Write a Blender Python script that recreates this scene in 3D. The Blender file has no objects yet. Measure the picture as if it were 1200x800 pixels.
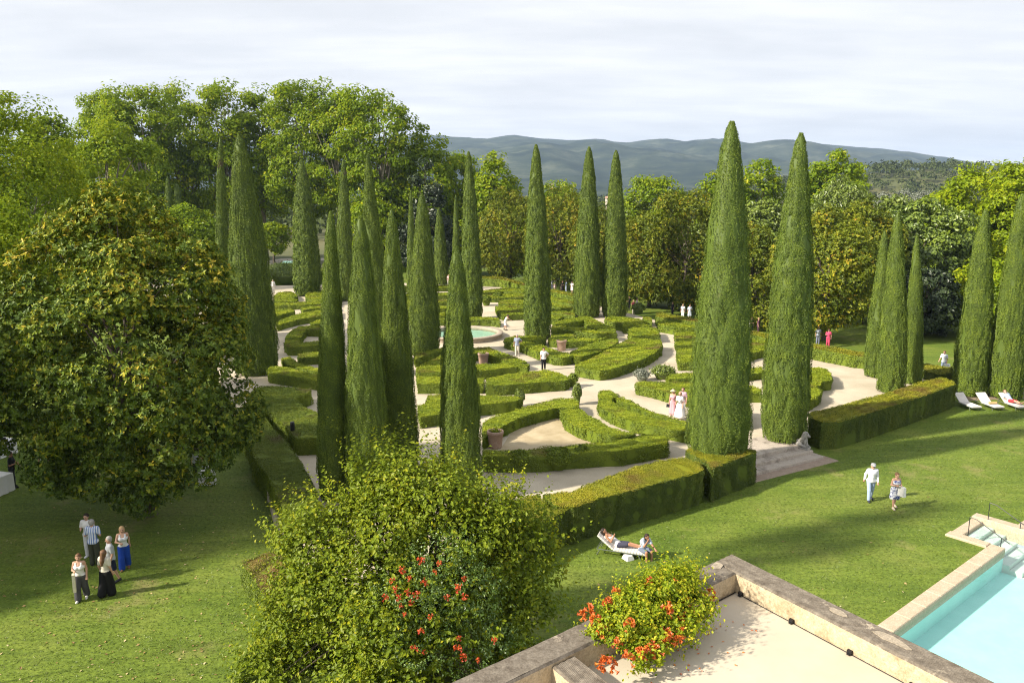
import bpy, bmesh, math, random
import numpy as np
from mathutils import Vector, Matrix
from mathutils.geometry import tessellate_polygon

random.seed(7)
RNG = np.random.default_rng(11)
SC = bpy.context.scene
COL = SC.collection
R = math.radians

# ------------------------------------------------------------------ camera geometry (a pixel of the 1200x800 photograph -> a place)
F_PX, HORIZON, CAM_H = 930.0, 228.0, 13.6
PITCH = math.atan((400 - HORIZON) / F_PX)
GZ = 0.5                                     # level of the raised gravel garden


def ray(px, py):
    xc = (px - 600) / F_PX
    yc = -(py - 400) / F_PX
    return xc, math.cos(PITCH) + yc * math.sin(PITCH), -math.sin(PITCH) + yc * math.cos(PITCH)


def G(px, py, z=0.0):
    """where the line of sight through a pixel meets the level z"""
    x, y, dz = ray(px, py)
    t = (z - CAM_H) / dz
    return (x * t, y * t)


def at(px, py, Y):
    """the point at forward distance Y on the line of sight"""
    x, y, dz = ray(px, py)
    t = Y / y
    return np.array((x * t, Y, CAM_H + dz * t))


def depth(Y, z=0.0):
    return Y * math.cos(PITCH) + (CAM_H - z) * math.sin(PITCH)


# ------------------------------------------------------------------ scene helpers
def tag(o, label=None, cat=None, group=None, kind=None):
    if label: o['label'] = label
    if cat: o['category'] = cat
    if group: o['group'] = group
    if kind: o['kind'] = kind
    return o


def empty(name, loc, rz=0.0):
    o = bpy.data.objects.new(name, None)
    COL.objects.link(o)
    o.location = loc
    o.rotation_euler = (0, 0, rz)
    o.empty_display_size = 0.2
    return o


def copy_tree(root):
    c = root.copy()
    COL.objects.link(c)
    for ch in list(root.children):
        d = ch.copy()
        COL.objects.link(d)
        d.parent = c
        for g in list(ch.children):
            e = g.copy()
            COL.objects.link(e)
            e.parent = d
    return c


class MB:
    """collects vertices and faces, links them as one mesh object"""

    def __init__(self):
        self.v, self.t, self.f, self.n = [], [], [], 0

    def add(self, V, faces, mat=0, tint=0.5, smooth=False):
        V = np.asarray(V, float).reshape(-1, 3)
        self.v.append(V)
        tt = np.empty(len(V))
        tt[:] = tint
        self.t.append(tt)
        if isinstance(faces, np.ndarray):
            self.f.append((faces + self.n, mat, smooth))
        else:
            by = {}
            for q in faces:
                by.setdefault(len(q), []).append(q)
            for k in by.values():
                self.f.append((np.array(k, int) + self.n, mat, smooth))
        self.n += len(V)
        return self

    # ---- shapes
    def box(self, c, s, rz=0.0, mat=0, M=None, taper=1.0):
        sx, sy, sz = s[0] / 2, s[1] / 2, s[2] / 2
        V = np.array([(x * (taper if z > 0 else 1) * sx, y * (taper if z > 0 else 1) * sy, z * sz) for z in (-1, 1) for y in (-1, 1) for x in (-1, 1)])
        if M is not None:
            V = V @ np.array(M.to_3x3()).T
        ca, sa = math.cos(rz), math.sin(rz)
        V = V @ np.array(((ca, sa, 0), (-sa, ca, 0), (0, 0, 1)))
        return self.add(V + np.array(c), [(0, 2, 3, 1), (4, 5, 7, 6), (0, 1, 5, 4), (2, 6, 7, 3), (0, 4, 6, 2), (1, 3, 7, 5)], mat)

    def tube(self, pts, rad, n=8, mat=0, caps=True, smooth=True, tint=0.5):
        pts = np.asarray(pts, float)
        k = len(pts)
        rad = np.full(k, rad, float) if np.isscalar(rad) else np.asarray(rad, float)
        d = np.gradient(pts, axis=0)
        d /= np.linalg.norm(d, axis=1)[:, None] + 1e-9
        ref = np.array((0, 0, 1.0)) if abs(d[0][2]) < .9 else np.array((1.0, 0, 0))
        a = np.linspace(0, 2 * np.pi, n, endpoint=False)
        V = []
        for i in range(k):
            u = np.cross(d[i], ref)
            u /= np.linalg.norm(u) + 1e-9
            w = np.cross(d[i], u)
            V.append(pts[i] + rad[i] * (np.cos(a)[:, None] * u + np.sin(a)[:, None] * w))
        V = np.concatenate(V)
        F = []
        for i in range(k - 1):
            for j in range(n):
                j2 = (j + 1) % n
                F.append((i * n + j, i * n + j2, (i + 1) * n + j2, (i + 1) * n + j))
        self.add(V, F, mat, tint, smooth)
        if caps:
            self.add(V[:n], [tuple(range(n))], mat, tint)
            self.add(V[-n:], [tuple(range(n))[::-1]], mat, tint)
        return self

    def lathe(self, prof, n=24, c=(0, 0, 0), mat=0, smooth=True, wob=None):
        a = np.linspace(0, 2 * np.pi, n, endpoint=False)
        V = np.concatenate([np.stack((r * np.cos(a), r * np.sin(a), np.full(n, z)), 1) for r, z in prof]) + np.array(c)
        F = [(i * n + j, i * n + (j + 1) % n, (i + 1) * n + (j + 1) % n, (i + 1) * n + j) for i in range(len(prof) - 1) for j in range(n)]
        return self.add(V, F, mat, .5, smooth)

    def prism(self, poly, z0, z1, mat=0, top=None, bottom=False):
        poly = ccw(poly)
        n = len(poly)
        V = [(x, y, z0) for x, y in poly] + [(x, y, z1) for x, y in poly]
        self.add(V, [(i, (i + 1) % n, n + (i + 1) % n, n + i) for i in range(n)], mat)
        tri = tessellate_polygon([[Vector((x, y, 0)) for x, y in poly]])
        T = []
        for t in tri:
            a, b, c = (poly[i] for i in t)
            if (b[0] - a[0]) * (c[1] - a[1]) - (b[1] - a[1]) * (c[0] - a[0]) < 0:
                t = t[::-1]
            T.append(tuple(t))
        self.add([(x, y, z1) for x, y in poly], T, mat if top is None else top)
        if bottom:
            self.add([(x, y, z0) for x, y in poly], [t[::-1] for t in T], mat)
        return self

    def leaves(self, P, N, U, l, w, mat=0, tint=None, fold=.15):
        """one bent rhombus per leaf"""
        n = len(P)
        N = N / (np.linalg.norm(N, axis=1)[:, None] + 1e-9)
        U = U - (U * N).sum(1)[:, None] * N
        U = U / (np.linalg.norm(U, axis=1)[:, None] + 1e-9)
        S = np.cross(N, U)
        l = (np.full(n, l) if np.isscalar(l) else l)[:, None]
        w = (np.full(n, w) if np.isscalar(w) else w)[:, None]
        V = np.empty((n, 4, 3))
        V[:, 0] = P - U * l * .5
        V[:, 1] = P + S * w * .5 + N * w * fold + U * l * .05
        V[:, 2] = P + U * l * .5 - N * l * fold * .4
        V[:, 3] = P - S * w * .5 + N * w * fold + U * l * .05
        tt = np.repeat(RNG.random(n) if tint is None else tint, 4)
        return self.add(V.reshape(-1, 3), np.arange(4 * n).reshape(-1, 4), mat, tt)

    def mesh(self, name, mats):
        me = bpy.data.meshes.new(name)
        V = np.concatenate(self.v)
        me.vertices.add(len(V))
        me.vertices.foreach_set('co', V.astype(np.float32).ravel())
        loops = np.concatenate([f.ravel() for f, _, _ in self.f])
        sizes = np.concatenate([np.full(len(f), f.shape[1]) for f, _, _ in self.f])
        mi = np.concatenate([np.full(len(f), m) for f, m, _ in self.f])
        sm = np.concatenate([np.full(len(f), s) for f, _, s in self.f])
        me.loops.add(len(loops))
        me.loops.foreach_set('vertex_index', loops.astype(np.int32))
        me.polygons.add(len(sizes))
        start = np.concatenate(([0], np.cumsum(sizes)[:-1]))
        me.polygons.foreach_set('loop_start', start.astype(np.int32))
        me.polygons.foreach_set('loop_total', sizes.astype(np.int32))
        me.polygons.foreach_set('material_index', mi.astype(np.int32))
        me.polygons.foreach_set('use_smooth', sm.astype(bool))
        a = me.attributes.new('tint', 'FLOAT', 'POINT')
        a.data.foreach_set('value', np.concatenate(self.t).astype(np.float32))
        for m in (mats if isinstance(mats, (list, tuple)) else [mats]):
            me.materials.append(m)
        me.update(calc_edges=True)
        return me

    def build(self, name, mats, parent=None, loc=None):
        o = bpy.data.objects.new(name, self.mesh(name, mats))
        COL.objects.link(o)
        if parent is not None:
            o.parent = parent
        if loc is not None:
            o.location = loc
        return o


def ccw(p):
    a = sum(p[i][0] * p[(i + 1) % len(p)][1] - p[(i + 1) % len(p)][0] * p[i][1] for i in range(len(p)))
    return list(p) if a > 0 else list(p)[::-1]


def unit(v):
    v = np.asarray(v, float)
    return v / (np.linalg.norm(v, axis=-1, keepdims=True) + 1e-9)


def rdir(n):
    return unit(RNG.normal(size=(n, 3)))


class Wave:
    """cheap smooth noise: a sum of sines, about -1..1"""

    def __init__(self, scale, n=7, seed=0):
        r = np.random.default_rng(seed)
        self.k = r.normal(size=(n, 3)) * (2 * np.pi / scale)
        self.p = r.random(n) * 6.283
        self.n = n

    def __call__(self, P):
        return np.sin(np.asarray(P) @ self.k.T + self.p).sum(-1) / math.sqrt(self.n)


# ------------------------------------------------------------------ materials
MATS = {}


def new_mat(name):
    m = bpy.data.materials.new(name)
    m.use_nodes = True
    nt = m.node_tree
    nt.nodes.clear()
    out = nt.nodes.new('ShaderNodeOutputMaterial')
    MATS[name] = m
    return m, nt, out


def ramp(nt, stops, interp='LINEAR'):
    r = nt.nodes.new('ShaderNodeValToRGB')
    r.color_ramp.interpolation = interp
    e = r.color_ramp.elements
    while len(e) < len(stops):
        e.new(.5)
    for el, (p, c) in zip(e, stops):
        el.position = p
        el.color = (*c, 1)
    return r


def math_node(nt, op, a, b=None, clamp=False):
    n = nt.nodes.new('ShaderNodeMath')
    n.operation = op
    n.use_clamp = clamp
    for i, v in enumerate((a, b)):
        if v is None: continue
        if isinstance(v, (int, float)): n.inputs[i].default_value = v
        else: nt.links.new(v, n.inputs[i])
    return n.outputs[0]


def mixc(nt, fac, a, b, blend='MIX'):
    n = nt.nodes.new('ShaderNodeMix')
    n.data_type = 'RGBA'
    n.blend_type = blend
    for i, v in ((0, fac), (6, a), (7, b)):
        if isinstance(v, tuple): n.inputs[i].default_value = (*v, 1) if len(v) == 3 else v
        elif isinstance(v, (int, float)): n.inputs[i].default_value = v
        else: nt.links.new(v, n.inputs[i])
    return n.outputs[2]


def noise(nt, scale, detail=3, rough=.55, co='Object', stretch=None):
    tc = nt.nodes.new('ShaderNodeTexCoord')
    n = nt.nodes.new('ShaderNodeTexNoise')
    n.inputs['Scale'].default_value = scale
    n.inputs['Detail'].default_value = detail
    n.inputs['Roughness'].default_value = rough
    src = tc.outputs[co]
    if stretch:
        mp = nt.nodes.new('ShaderNodeMapping')
        mp.inputs['Scale'].default_value = stretch[:3]
        if len(stretch) > 3: mp.inputs['Rotation'].default_value = (0, 0, stretch[3])
        nt.links.new(src, mp.inputs[0])
        src = mp.outputs[0]
    nt.links.new(src, n.inputs['Vector'])
    return n.outputs['Fac']


def leaf_mat(name, stops, trans=.3, gloss=.02, rough=.45, patch=None, patch_scale=.5, patch_lo=.55, patch_hi=.7):
    """leaves: a colour for every leaf from its own tint, some light passing through, a little gloss"""
    m, nt, out = new_mat(name)
    at_ = nt.nodes.new('ShaderNodeAttribute')
    at_.attribute_name = 'tint'
    c = ramp(nt, stops)
    nt.links.new(at_.outputs['Fac'], c.inputs[0])
    col = c.outputs[0]
    if patch:
        n = noise(nt, patch_scale, 3)
        r = ramp(nt, [(patch_lo, (0, 0, 0)), (patch_hi, (1, 1, 1))])
        nt.links.new(n, r.inputs[0])
        col = mixc(nt, r.outputs[0], col, patch)
    d = nt.nodes.new('ShaderNodeBsdfDiffuse')
    nt.links.new(col, d.inputs[0])
    t = nt.nodes.new('ShaderNodeBsdfTranslucent')
    nt.links.new(mixc(nt, .35, col, (.35, .40, .04), 'MIX') if trans > .2 else col, t.inputs[0])
    mx = nt.nodes.new('ShaderNodeMixShader')
    mx.inputs[0].default_value = trans
    nt.links.new(d.outputs[0], mx.inputs[1])
    nt.links.new(t.outputs[0], mx.inputs[2])
    g = nt.nodes.new('ShaderNodeBsdfGlossy')
    g.inputs['Roughness'].default_value = rough
    g.inputs['Color'].default_value = (1, 1, 1, 1)
    m2 = nt.nodes.new('ShaderNodeMixShader')
    m2.inputs[0].default_value = gloss
    nt.links.new(mx.outputs[0], m2.inputs[1])
    nt.links.new(g.outputs[0], m2.inputs[2])
    nt.links.new(m2.outputs[0], out.inputs[0])
    return m


def solid(name, col, rough=.8, col2=None, scale=6, detail=5, bump=0, bscale=30, stops=None, metal=0, spec=.3, stretch=None):
    m, nt, out = new_mat(name)
    b = nt.nodes.new('ShaderNodeBsdfPrincipled')
    b.inputs['Roughness'].default_value = rough
    b.inputs['Metallic'].default_value = metal
    b.inputs['Specular IOR Level'].default_value = spec
    if col2 is not None:
        r = ramp(nt, [(.35, col), (.65, col2)])
        nt.links.new(noise(nt, scale, detail, .6, stretch=stretch), r.inputs[0])
        nt.links.new(r.outputs[0], b.inputs['Base Color'])
    else:
        b.inputs['Base Color'].default_value = (*col, 1)
    if bump:
        bp = nt.nodes.new('ShaderNodeBump')
        bp.inputs['Strength'].default_value = bump
        bp.inputs['Distance'].default_value = .02
        nt.links.new(noise(nt, bscale, 4), bp.inputs['Height'])
        nt.links.new(bp.outputs[0], b.inputs['Normal'])
    nt.links.new(b.outputs[0], out.inputs[0])
    return m


def fabric(col):
    key = 'fabric_%02x%02x%02x' % tuple(int(min(1, c) * 255) for c in col)
    return MATS.get(key) or solid(key, tuple(c * .88 for c in col), .85, col, 9, 3)


def lawn_mat():
    m, nt, out = new_mat('lawn_grass')
    b = nt.nodes.new('ShaderNodeBsdfPrincipled')
    b.inputs['Roughness'].default_value = .75
    b.inputs['Specular IOR Level'].default_value = .15
    big = ramp(nt, [(.3, (.092, .146, .020)), (.5, (.136, .192, .028)), (.72, (.20, .235, .050))])
    nt.links.new(noise(nt, .22, 5, .6), big.inputs[0])
    fine = ramp(nt, [(.25, (.35, .38, .3)), (.5, (.9, .9, .9)), (.78, (1.5, 1.45, 1.3))])
    nt.links.new(noise(nt, 7, 6, .75), fine.inputs[0])
    c = mixc(nt, 1.0, big.outputs[0], fine.outputs[0], 'MULTIPLY')
    st = ramp(nt, [(.3, (.74, .78, .74)), (.7, (1.24, 1.18, 1.12))])
    nt.links.new(noise(nt, 1.0, 4, .6, stretch=(.25, 2.2, 1, R(-28))), st.inputs[0])
    c = mixc(nt, .8, c, st.outputs[0], 'MULTIPLY')
    dry = ramp(nt, [(.58, (0, 0, 0)), (.76, (1, 1, 1))])
    nt.links.new(noise(nt, .33, 5, .65), dry.inputs[0])
    c = mixc(nt, math_node(nt, 'MULTIPLY', dry.outputs[0], .85), c, (.27, .23, .095))
    nt.links.new(c, b.inputs['Base Color'])
    bp = nt.nodes.new('ShaderNodeBump')
    bp.inputs['Strength'].default_value = .55
    bp.inputs['Distance'].default_value = .04
    nt.links.new(noise(nt, 11, 5, .7), bp.inputs['Height'])
    nt.links.new(bp.outputs[0], b.inputs['Normal'])
    nt.links.new(b.outputs[0], out.inputs[0])
    return m


def gravel_mat():
    m, nt, out = new_mat('gravel')
    b = nt.nodes.new('ShaderNodeBsdfPrincipled')
    b.inputs['Roughness'].default_value = .9
    b.inputs['Specular IOR Level'].default_value = .1
    a = ramp(nt, [(.3, (.42, .36, .265)), (.7, (.55, .48, .365))])
    nt.links.new(noise(nt, .5, 5, .6), a.inputs[0])
    g = ramp(nt, [(.3, (.7, .7, .72)), (.5, (1, 1, 1)), (.75, (1.25, 1.22, 1.18))])
    nt.links.new(noise(nt, 16, 6, .8), g.inputs[0])
    nt.links.new(mixc(nt, .7, a.outputs[0], g.outputs[0], 'MULTIPLY'), b.inputs['Base Color'])
    bp = nt.nodes.new('ShaderNodeBump')
    bp.inputs['Strength'].default_value = .4
    bp.inputs['Distance'].default_value = .02
    nt.links.new(noise(nt, 30, 4), bp.inputs['Height'])
    nt.links.new(bp.outputs[0], b.inputs['Normal'])
    nt.links.new(b.outputs[0], out.inputs[0])
    return m


def water_mat(name, tint):
    m, nt, out = new_mat(name)
    fr = nt.nodes.new('ShaderNodeLayerWeight')
    fr.inputs[0].default_value = .5
    bp = nt.nodes.new('ShaderNodeBump')
    bp.inputs['Strength'].default_value = .25
    bp.inputs['Distance'].default_value = .05
    nt.links.new(noise(nt, 3.5, 3), bp.inputs['Height'])
    t = nt.nodes.new('ShaderNodeBsdfTransparent')
    t.inputs[0].default_value = (*tint, 1)
    g = nt.nodes.new('ShaderNodeBsdfGlossy')
    g.inputs['Roughness'].default_value = .04
    nt.links.new(bp.outputs[0], g.inputs['Normal'])
    nt.links.new(bp.outputs[0], fr.inputs['Normal'])
    mx = nt.nodes.new('ShaderNodeMixShader')
    nt.links.new(math_node(nt, 'ADD', math_node(nt, 'MULTIPLY', math_node(nt, 'POWER', fr.outputs['Facing'], 5), .95), .02), mx.inputs[0])
    nt.links.new(t.outputs[0], mx.inputs[1])
    nt.links.new(g.outputs[0], mx.inputs[2])
    nt.links.new(mx.outputs[0], out.inputs[0])
    return m


def stone_mat(name, c0, c1, spot, spot_lo=.52, spot_hi=.66, sscale=2.2):
    """weathered stone: two tones, then lichen or worn patches with a shape of their own"""
    m, nt, out = new_mat(name)
    b = nt.nodes.new('ShaderNodeBsdfPrincipled')
    b.inputs['Roughness'].default_value = .9
    b.inputs['Specular IOR Level'].default_value = .15
    a = ramp(nt, [(.3, c0), (.7, c1)])
    nt.links.new(noise(nt, 5, 8, .72), a.inputs[0])
    s = ramp(nt, [(spot_lo, (0, 0, 0)), (spot_hi, (1, 1, 1))])
    nt.links.new(noise(nt, sscale, 7, .7), s.inputs[0])
    sp = ramp(nt, [(.35, (.6, .6, .6)), (.65, (1.15, 1.15, 1.15))])
    nt.links.new(noise(nt, 26, 4, .7), sp.inputs[0])
    c = mixc(nt, s.outputs[0], a.outputs[0], spot)
    nt.links.new(mixc(nt, .7, c, sp.outputs[0], 'MULTIPLY'), b.inputs['Base Color'])
    bp = nt.nodes.new('ShaderNodeBump')
    bp.inputs['Strength'].default_value = .5
    bp.inputs['Distance'].default_value = .02
    nt.links.new(noise(nt, 22, 6, .7), bp.inputs['Height'])
    nt.links.new(bp.outputs[0], b.inputs['Normal'])
    nt.links.new(b.outputs[0], out.inputs[0])
    return m


LAWN = lawn_mat()
GRAVEL = gravel_mat()
SAND = solid('sand', (.36, .285, .17), .95, (.48, .395, .255), 1.2, 6, .3, 40)
CYP = leaf_mat('cypress_foliage', [(0, (0.0617, 0.0986, 0.0076)), (.5, (0.1121, 0.1690, 0.0106)), (1, (0.1851, 0.2463, 0.0151))], .12, .03, .6, (.10, .075, .035), .55, .66, .75)
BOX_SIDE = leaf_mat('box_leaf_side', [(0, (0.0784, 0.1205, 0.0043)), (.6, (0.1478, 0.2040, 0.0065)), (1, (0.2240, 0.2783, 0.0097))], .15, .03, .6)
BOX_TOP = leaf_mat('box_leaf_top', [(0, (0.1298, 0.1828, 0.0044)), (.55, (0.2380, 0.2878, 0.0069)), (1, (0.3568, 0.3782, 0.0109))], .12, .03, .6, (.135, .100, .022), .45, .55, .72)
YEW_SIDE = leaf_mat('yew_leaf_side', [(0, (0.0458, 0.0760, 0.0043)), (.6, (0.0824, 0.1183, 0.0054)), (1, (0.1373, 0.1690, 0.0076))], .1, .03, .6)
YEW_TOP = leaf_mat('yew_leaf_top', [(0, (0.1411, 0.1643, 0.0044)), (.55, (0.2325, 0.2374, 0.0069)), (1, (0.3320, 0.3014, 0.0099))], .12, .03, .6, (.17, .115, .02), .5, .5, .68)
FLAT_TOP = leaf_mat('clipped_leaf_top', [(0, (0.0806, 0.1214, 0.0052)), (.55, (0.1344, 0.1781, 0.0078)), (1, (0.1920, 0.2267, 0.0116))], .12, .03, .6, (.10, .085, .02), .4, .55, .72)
PLANE = leaf_mat('plane_leaf', [(0, (0.0989, 0.1683, 0.0043)), (.5, (0.1976, 0.2904, 0.0064)), (.85, (0.3087, 0.3919, 0.0092)), (1, (0.5095, 0.4935, 0.0114))], .45, .012)
PLANE_LIT = leaf_mat('plane_leaf_lit', [(0, (0.1137, 0.1907, 0.0039)), (.5, (0.2048, 0.2917, 0.0058)), (1, (0.3867, 0.4264, 0.0091))], .4, .012)  # brighter copy of the plane leaf, its sunlit look put into the colour
LIME = leaf_mat('yellow_green_leaf', [(0, (0.1400, 0.2111, 0.0046)), (.5, (0.2426, 0.3272, 0.0065)), (1, (0.4011, 0.4329, 0.0104))], .4, .012)
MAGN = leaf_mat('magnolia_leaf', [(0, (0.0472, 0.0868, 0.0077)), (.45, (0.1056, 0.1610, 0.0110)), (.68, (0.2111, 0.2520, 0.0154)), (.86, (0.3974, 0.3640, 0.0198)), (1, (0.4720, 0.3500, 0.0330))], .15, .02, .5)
MAGN2 = leaf_mat('golden_magnolia_leaf', [(0, (0.0616, 0.0952, 0.0060)), (.48, (0.1512, 0.1904, 0.0100)), (.75, (0.2632, 0.2744, 0.0140)), (.94, (0.4032, 0.3360, 0.0180)), (1, (0.4480, 0.2800, 0.0250))], .22, .018, .5)
OAK = leaf_mat('holm_oak_leaf', [(0, (0.0674, 0.1100, 0.0098)), (.5, (0.1285, 0.1894, 0.0155)), (1, (0.2204, 0.2871, 0.0230))], .15, .05)
DARK = leaf_mat('dark_evergreen_leaf', [(0, (0.0150, 0.0270, 0.0090)), (.6, (0.0300, 0.0510, 0.0135)), (1, (0.0540, 0.0780, 0.0195))], .1, .04)
OLIVE = leaf_mat('olive_green_leaf', [(0, (0.0873, 0.1285, 0.0112)), (.5, (0.1455, 0.2013, 0.0175)), (1, (0.2231, 0.2784, 0.0281))], .2, .05)
WOOD = leaf_mat('woodland_leaf', [(0, (.040, .058, .018)), (.5, (.070, .092, .026)), (1, (.12, .14, .045))], .1, .01)
SILVER = leaf_mat('silver_leaf', [(0, (.12, .14, .095)), (1, (.26, .28, .21))], .2, .05)
SHRUB = leaf_mat('hornbeam_leaf', [(0, (0.0970, 0.1483, 0.0067)), (.45, (0.1852, 0.2456, 0.0097)), (.75, (0.2603, 0.2917, 0.0106)), (.92, (0.3368, 0.3256, 0.0101)), (1, (0.4556, 0.4123, 0.0129))], .34, .015, .5)
VINE = leaf_mat('vine_leaf', [(0, (0.0672, 0.1428, 0.0235)), (.6, (0.1344, 0.2268, 0.0302)), (1, (0.2520, 0.3360, 0.0420))], .35, .05, .4)
VINE2 = leaf_mat('bright_vine_leaf', [(0, (0.1126, 0.1874, 0.0080)), (.5, (0.2174, 0.3000, 0.0112)), (.8, (0.3900, 0.4050, 0.0160)), (1, (0.6300, 0.5400, 0.0320))], .38, .012, .5)
FLOWER = leaf_mat('orange_flower', [(0, (.52, .085, .012)), (.5, (.66, .150, .018)), (1, (.74, .27, .04))], .25, .04)
FLOWER_RED = leaf_mat('red_flower', [(0, (.42, .028, .010)), (.6, (.58, .065, .014)), (1, (.66, .13, .02))], .25, .04)
ROSE = leaf_mat('rose_petal', [(0, (.20, .14, .09)), (.4, (.48, .28, .24)), (1, (.70, .55, .48))], .2, .03)
DRYLEAF = leaf_mat('dry_leaf', [(0, (.22, .13, .05)), (.6, (.40, .28, .11)), (1, (.55, .46, .26))], .1, .03)
GRASS = leaf_mat('grass_blade', [(0, (0.0750, 0.1274, 0.0130)), (.6, (0.1438, 0.2009, 0.0221)), (1, (0.2448, 0.2808, 0.0585))], .25, .03)
BARK = solid('bark', (.075, .058, .040), .95, (.15, .125, .095), 4, 6, .6, 20)
BARK_DARK = solid('dark_bark', (.035, .028, .02), .95, (.07, .056, .04), 4, 6)
BARK_PLANE = solid('plane_bark', (.16, .14, .10), .95, (.28, .25, .19), 1.6, 6, .4, 12)
TERRA = stone_mat('terracotta', (.36, .235, .17), (.46, .33, .25), (.52, .42, .35), .55, .75, 4)
SOIL = solid('soil', (.05, .035, .022), 1, (.09, .065, .04), 20)
COPING = stone_mat('pool_coping_stone', (.46, .36, .25), (.58, .47, .35), (.40, .30, .20), .6, .8, 3)
STEP = stone_mat('step_stone', (.42, .36, .30), (.54, .47, .39), (.26, .22, .18), .5, .66, 1.6)
STEP_BASE = stone_mat('base_stone', (.33, .25, .19), (.42, .33, .26), (.28, .22, .17), .5, .7, 2)
STATUE = stone_mat('statue_stone', (.33, .31, .28), (.50, .48, .44), (.18, .17, .15), .52, .64, 7)
FOUNT = stone_mat('fountain_stone', (.36, .30, .23), (.46, .39, .31), (.28, .23, .18), .5, .7, 2)
PAR_TOP = stone_mat('lichen_stone', (.090, .072, .054), (.26, .225, .18), (.40, .34, .26), .60, .68, 2.6)
PAR_SIDE = stone_mat('stained_plaster', (.43, .34, .215), (.56, .47, .33), (.30, .22, .125), .52, .68, 1.6)
ROOF = solid('roof_membrane', (.49, .42, .32), .75, (.55, .485, .38), .8, 7)
WALL = stone_mat('castle_wall', (.36, .29, .20), (.46, .38, .28), (.28, .22, .15))
BLACK = solid('black_plastic', (.012, .012, .014), .5)
METAL = solid('steel', (.10, .10, .10), .45, metal=1)
POOL = solid('pool_tile', (.42, .72, .68), .5, (.47, .76, .72), 1.5, 3)
POOL_STEP = solid('pool_step_stone', (.58, .60, .54), .6, (.66, .68, .62), 3)
FBASIN = solid('basin_lining', (.44, .64, .50), .6, (.52, .70, .56), 1)
WATER = water_mat('pool_water', (.86, .97, .95))
FWATER = water_mat('fountain_water', (.88, .96, .92))
WHITE_CLOTH = solid('white_cloth', (.72, .71, .69), .8, (.78, .77, .75), 3)
LOUNGE = solid('lounger_fabric', (.66, .62, .57), .8, (.74, .70, .65), 4)
LOUNGE_F = solid('lounger_frame', (.10, .12, .09), .5)
SKIN = solid('skin', (.46, .27, .185), .55, (.50, .30, .21), 6, 2)
SKIN_T = solid('tanned_skin', (.36, .18, .105), .55, (.40, .21, .125), 6, 2)
HAIR_D = solid('dark_hair', (.018, .012, .009), .6, (.04, .026, .018), 30)
HAIR_B = solid('brown_hair', (.09, .045, .022), .6, (.16, .085, .04), 30)
HAIR_L = solid('blonde_hair', (.34, .22, .10), .6, (.44, .30, .16), 30)
HAIR_G = solid('grey_hair', (.24, .22, .20), .7, (.36, .34, .32), 30)
# ------------------------------------------------------------------ plants
CYP_T = [0, .03, .12, .3, .48, .55, .73, .85, .92, .97, 1.0]
CYP_R = [.82, .92, 1.0, .94, .82, .765, .575, .415, .31, .19, .05]


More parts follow.
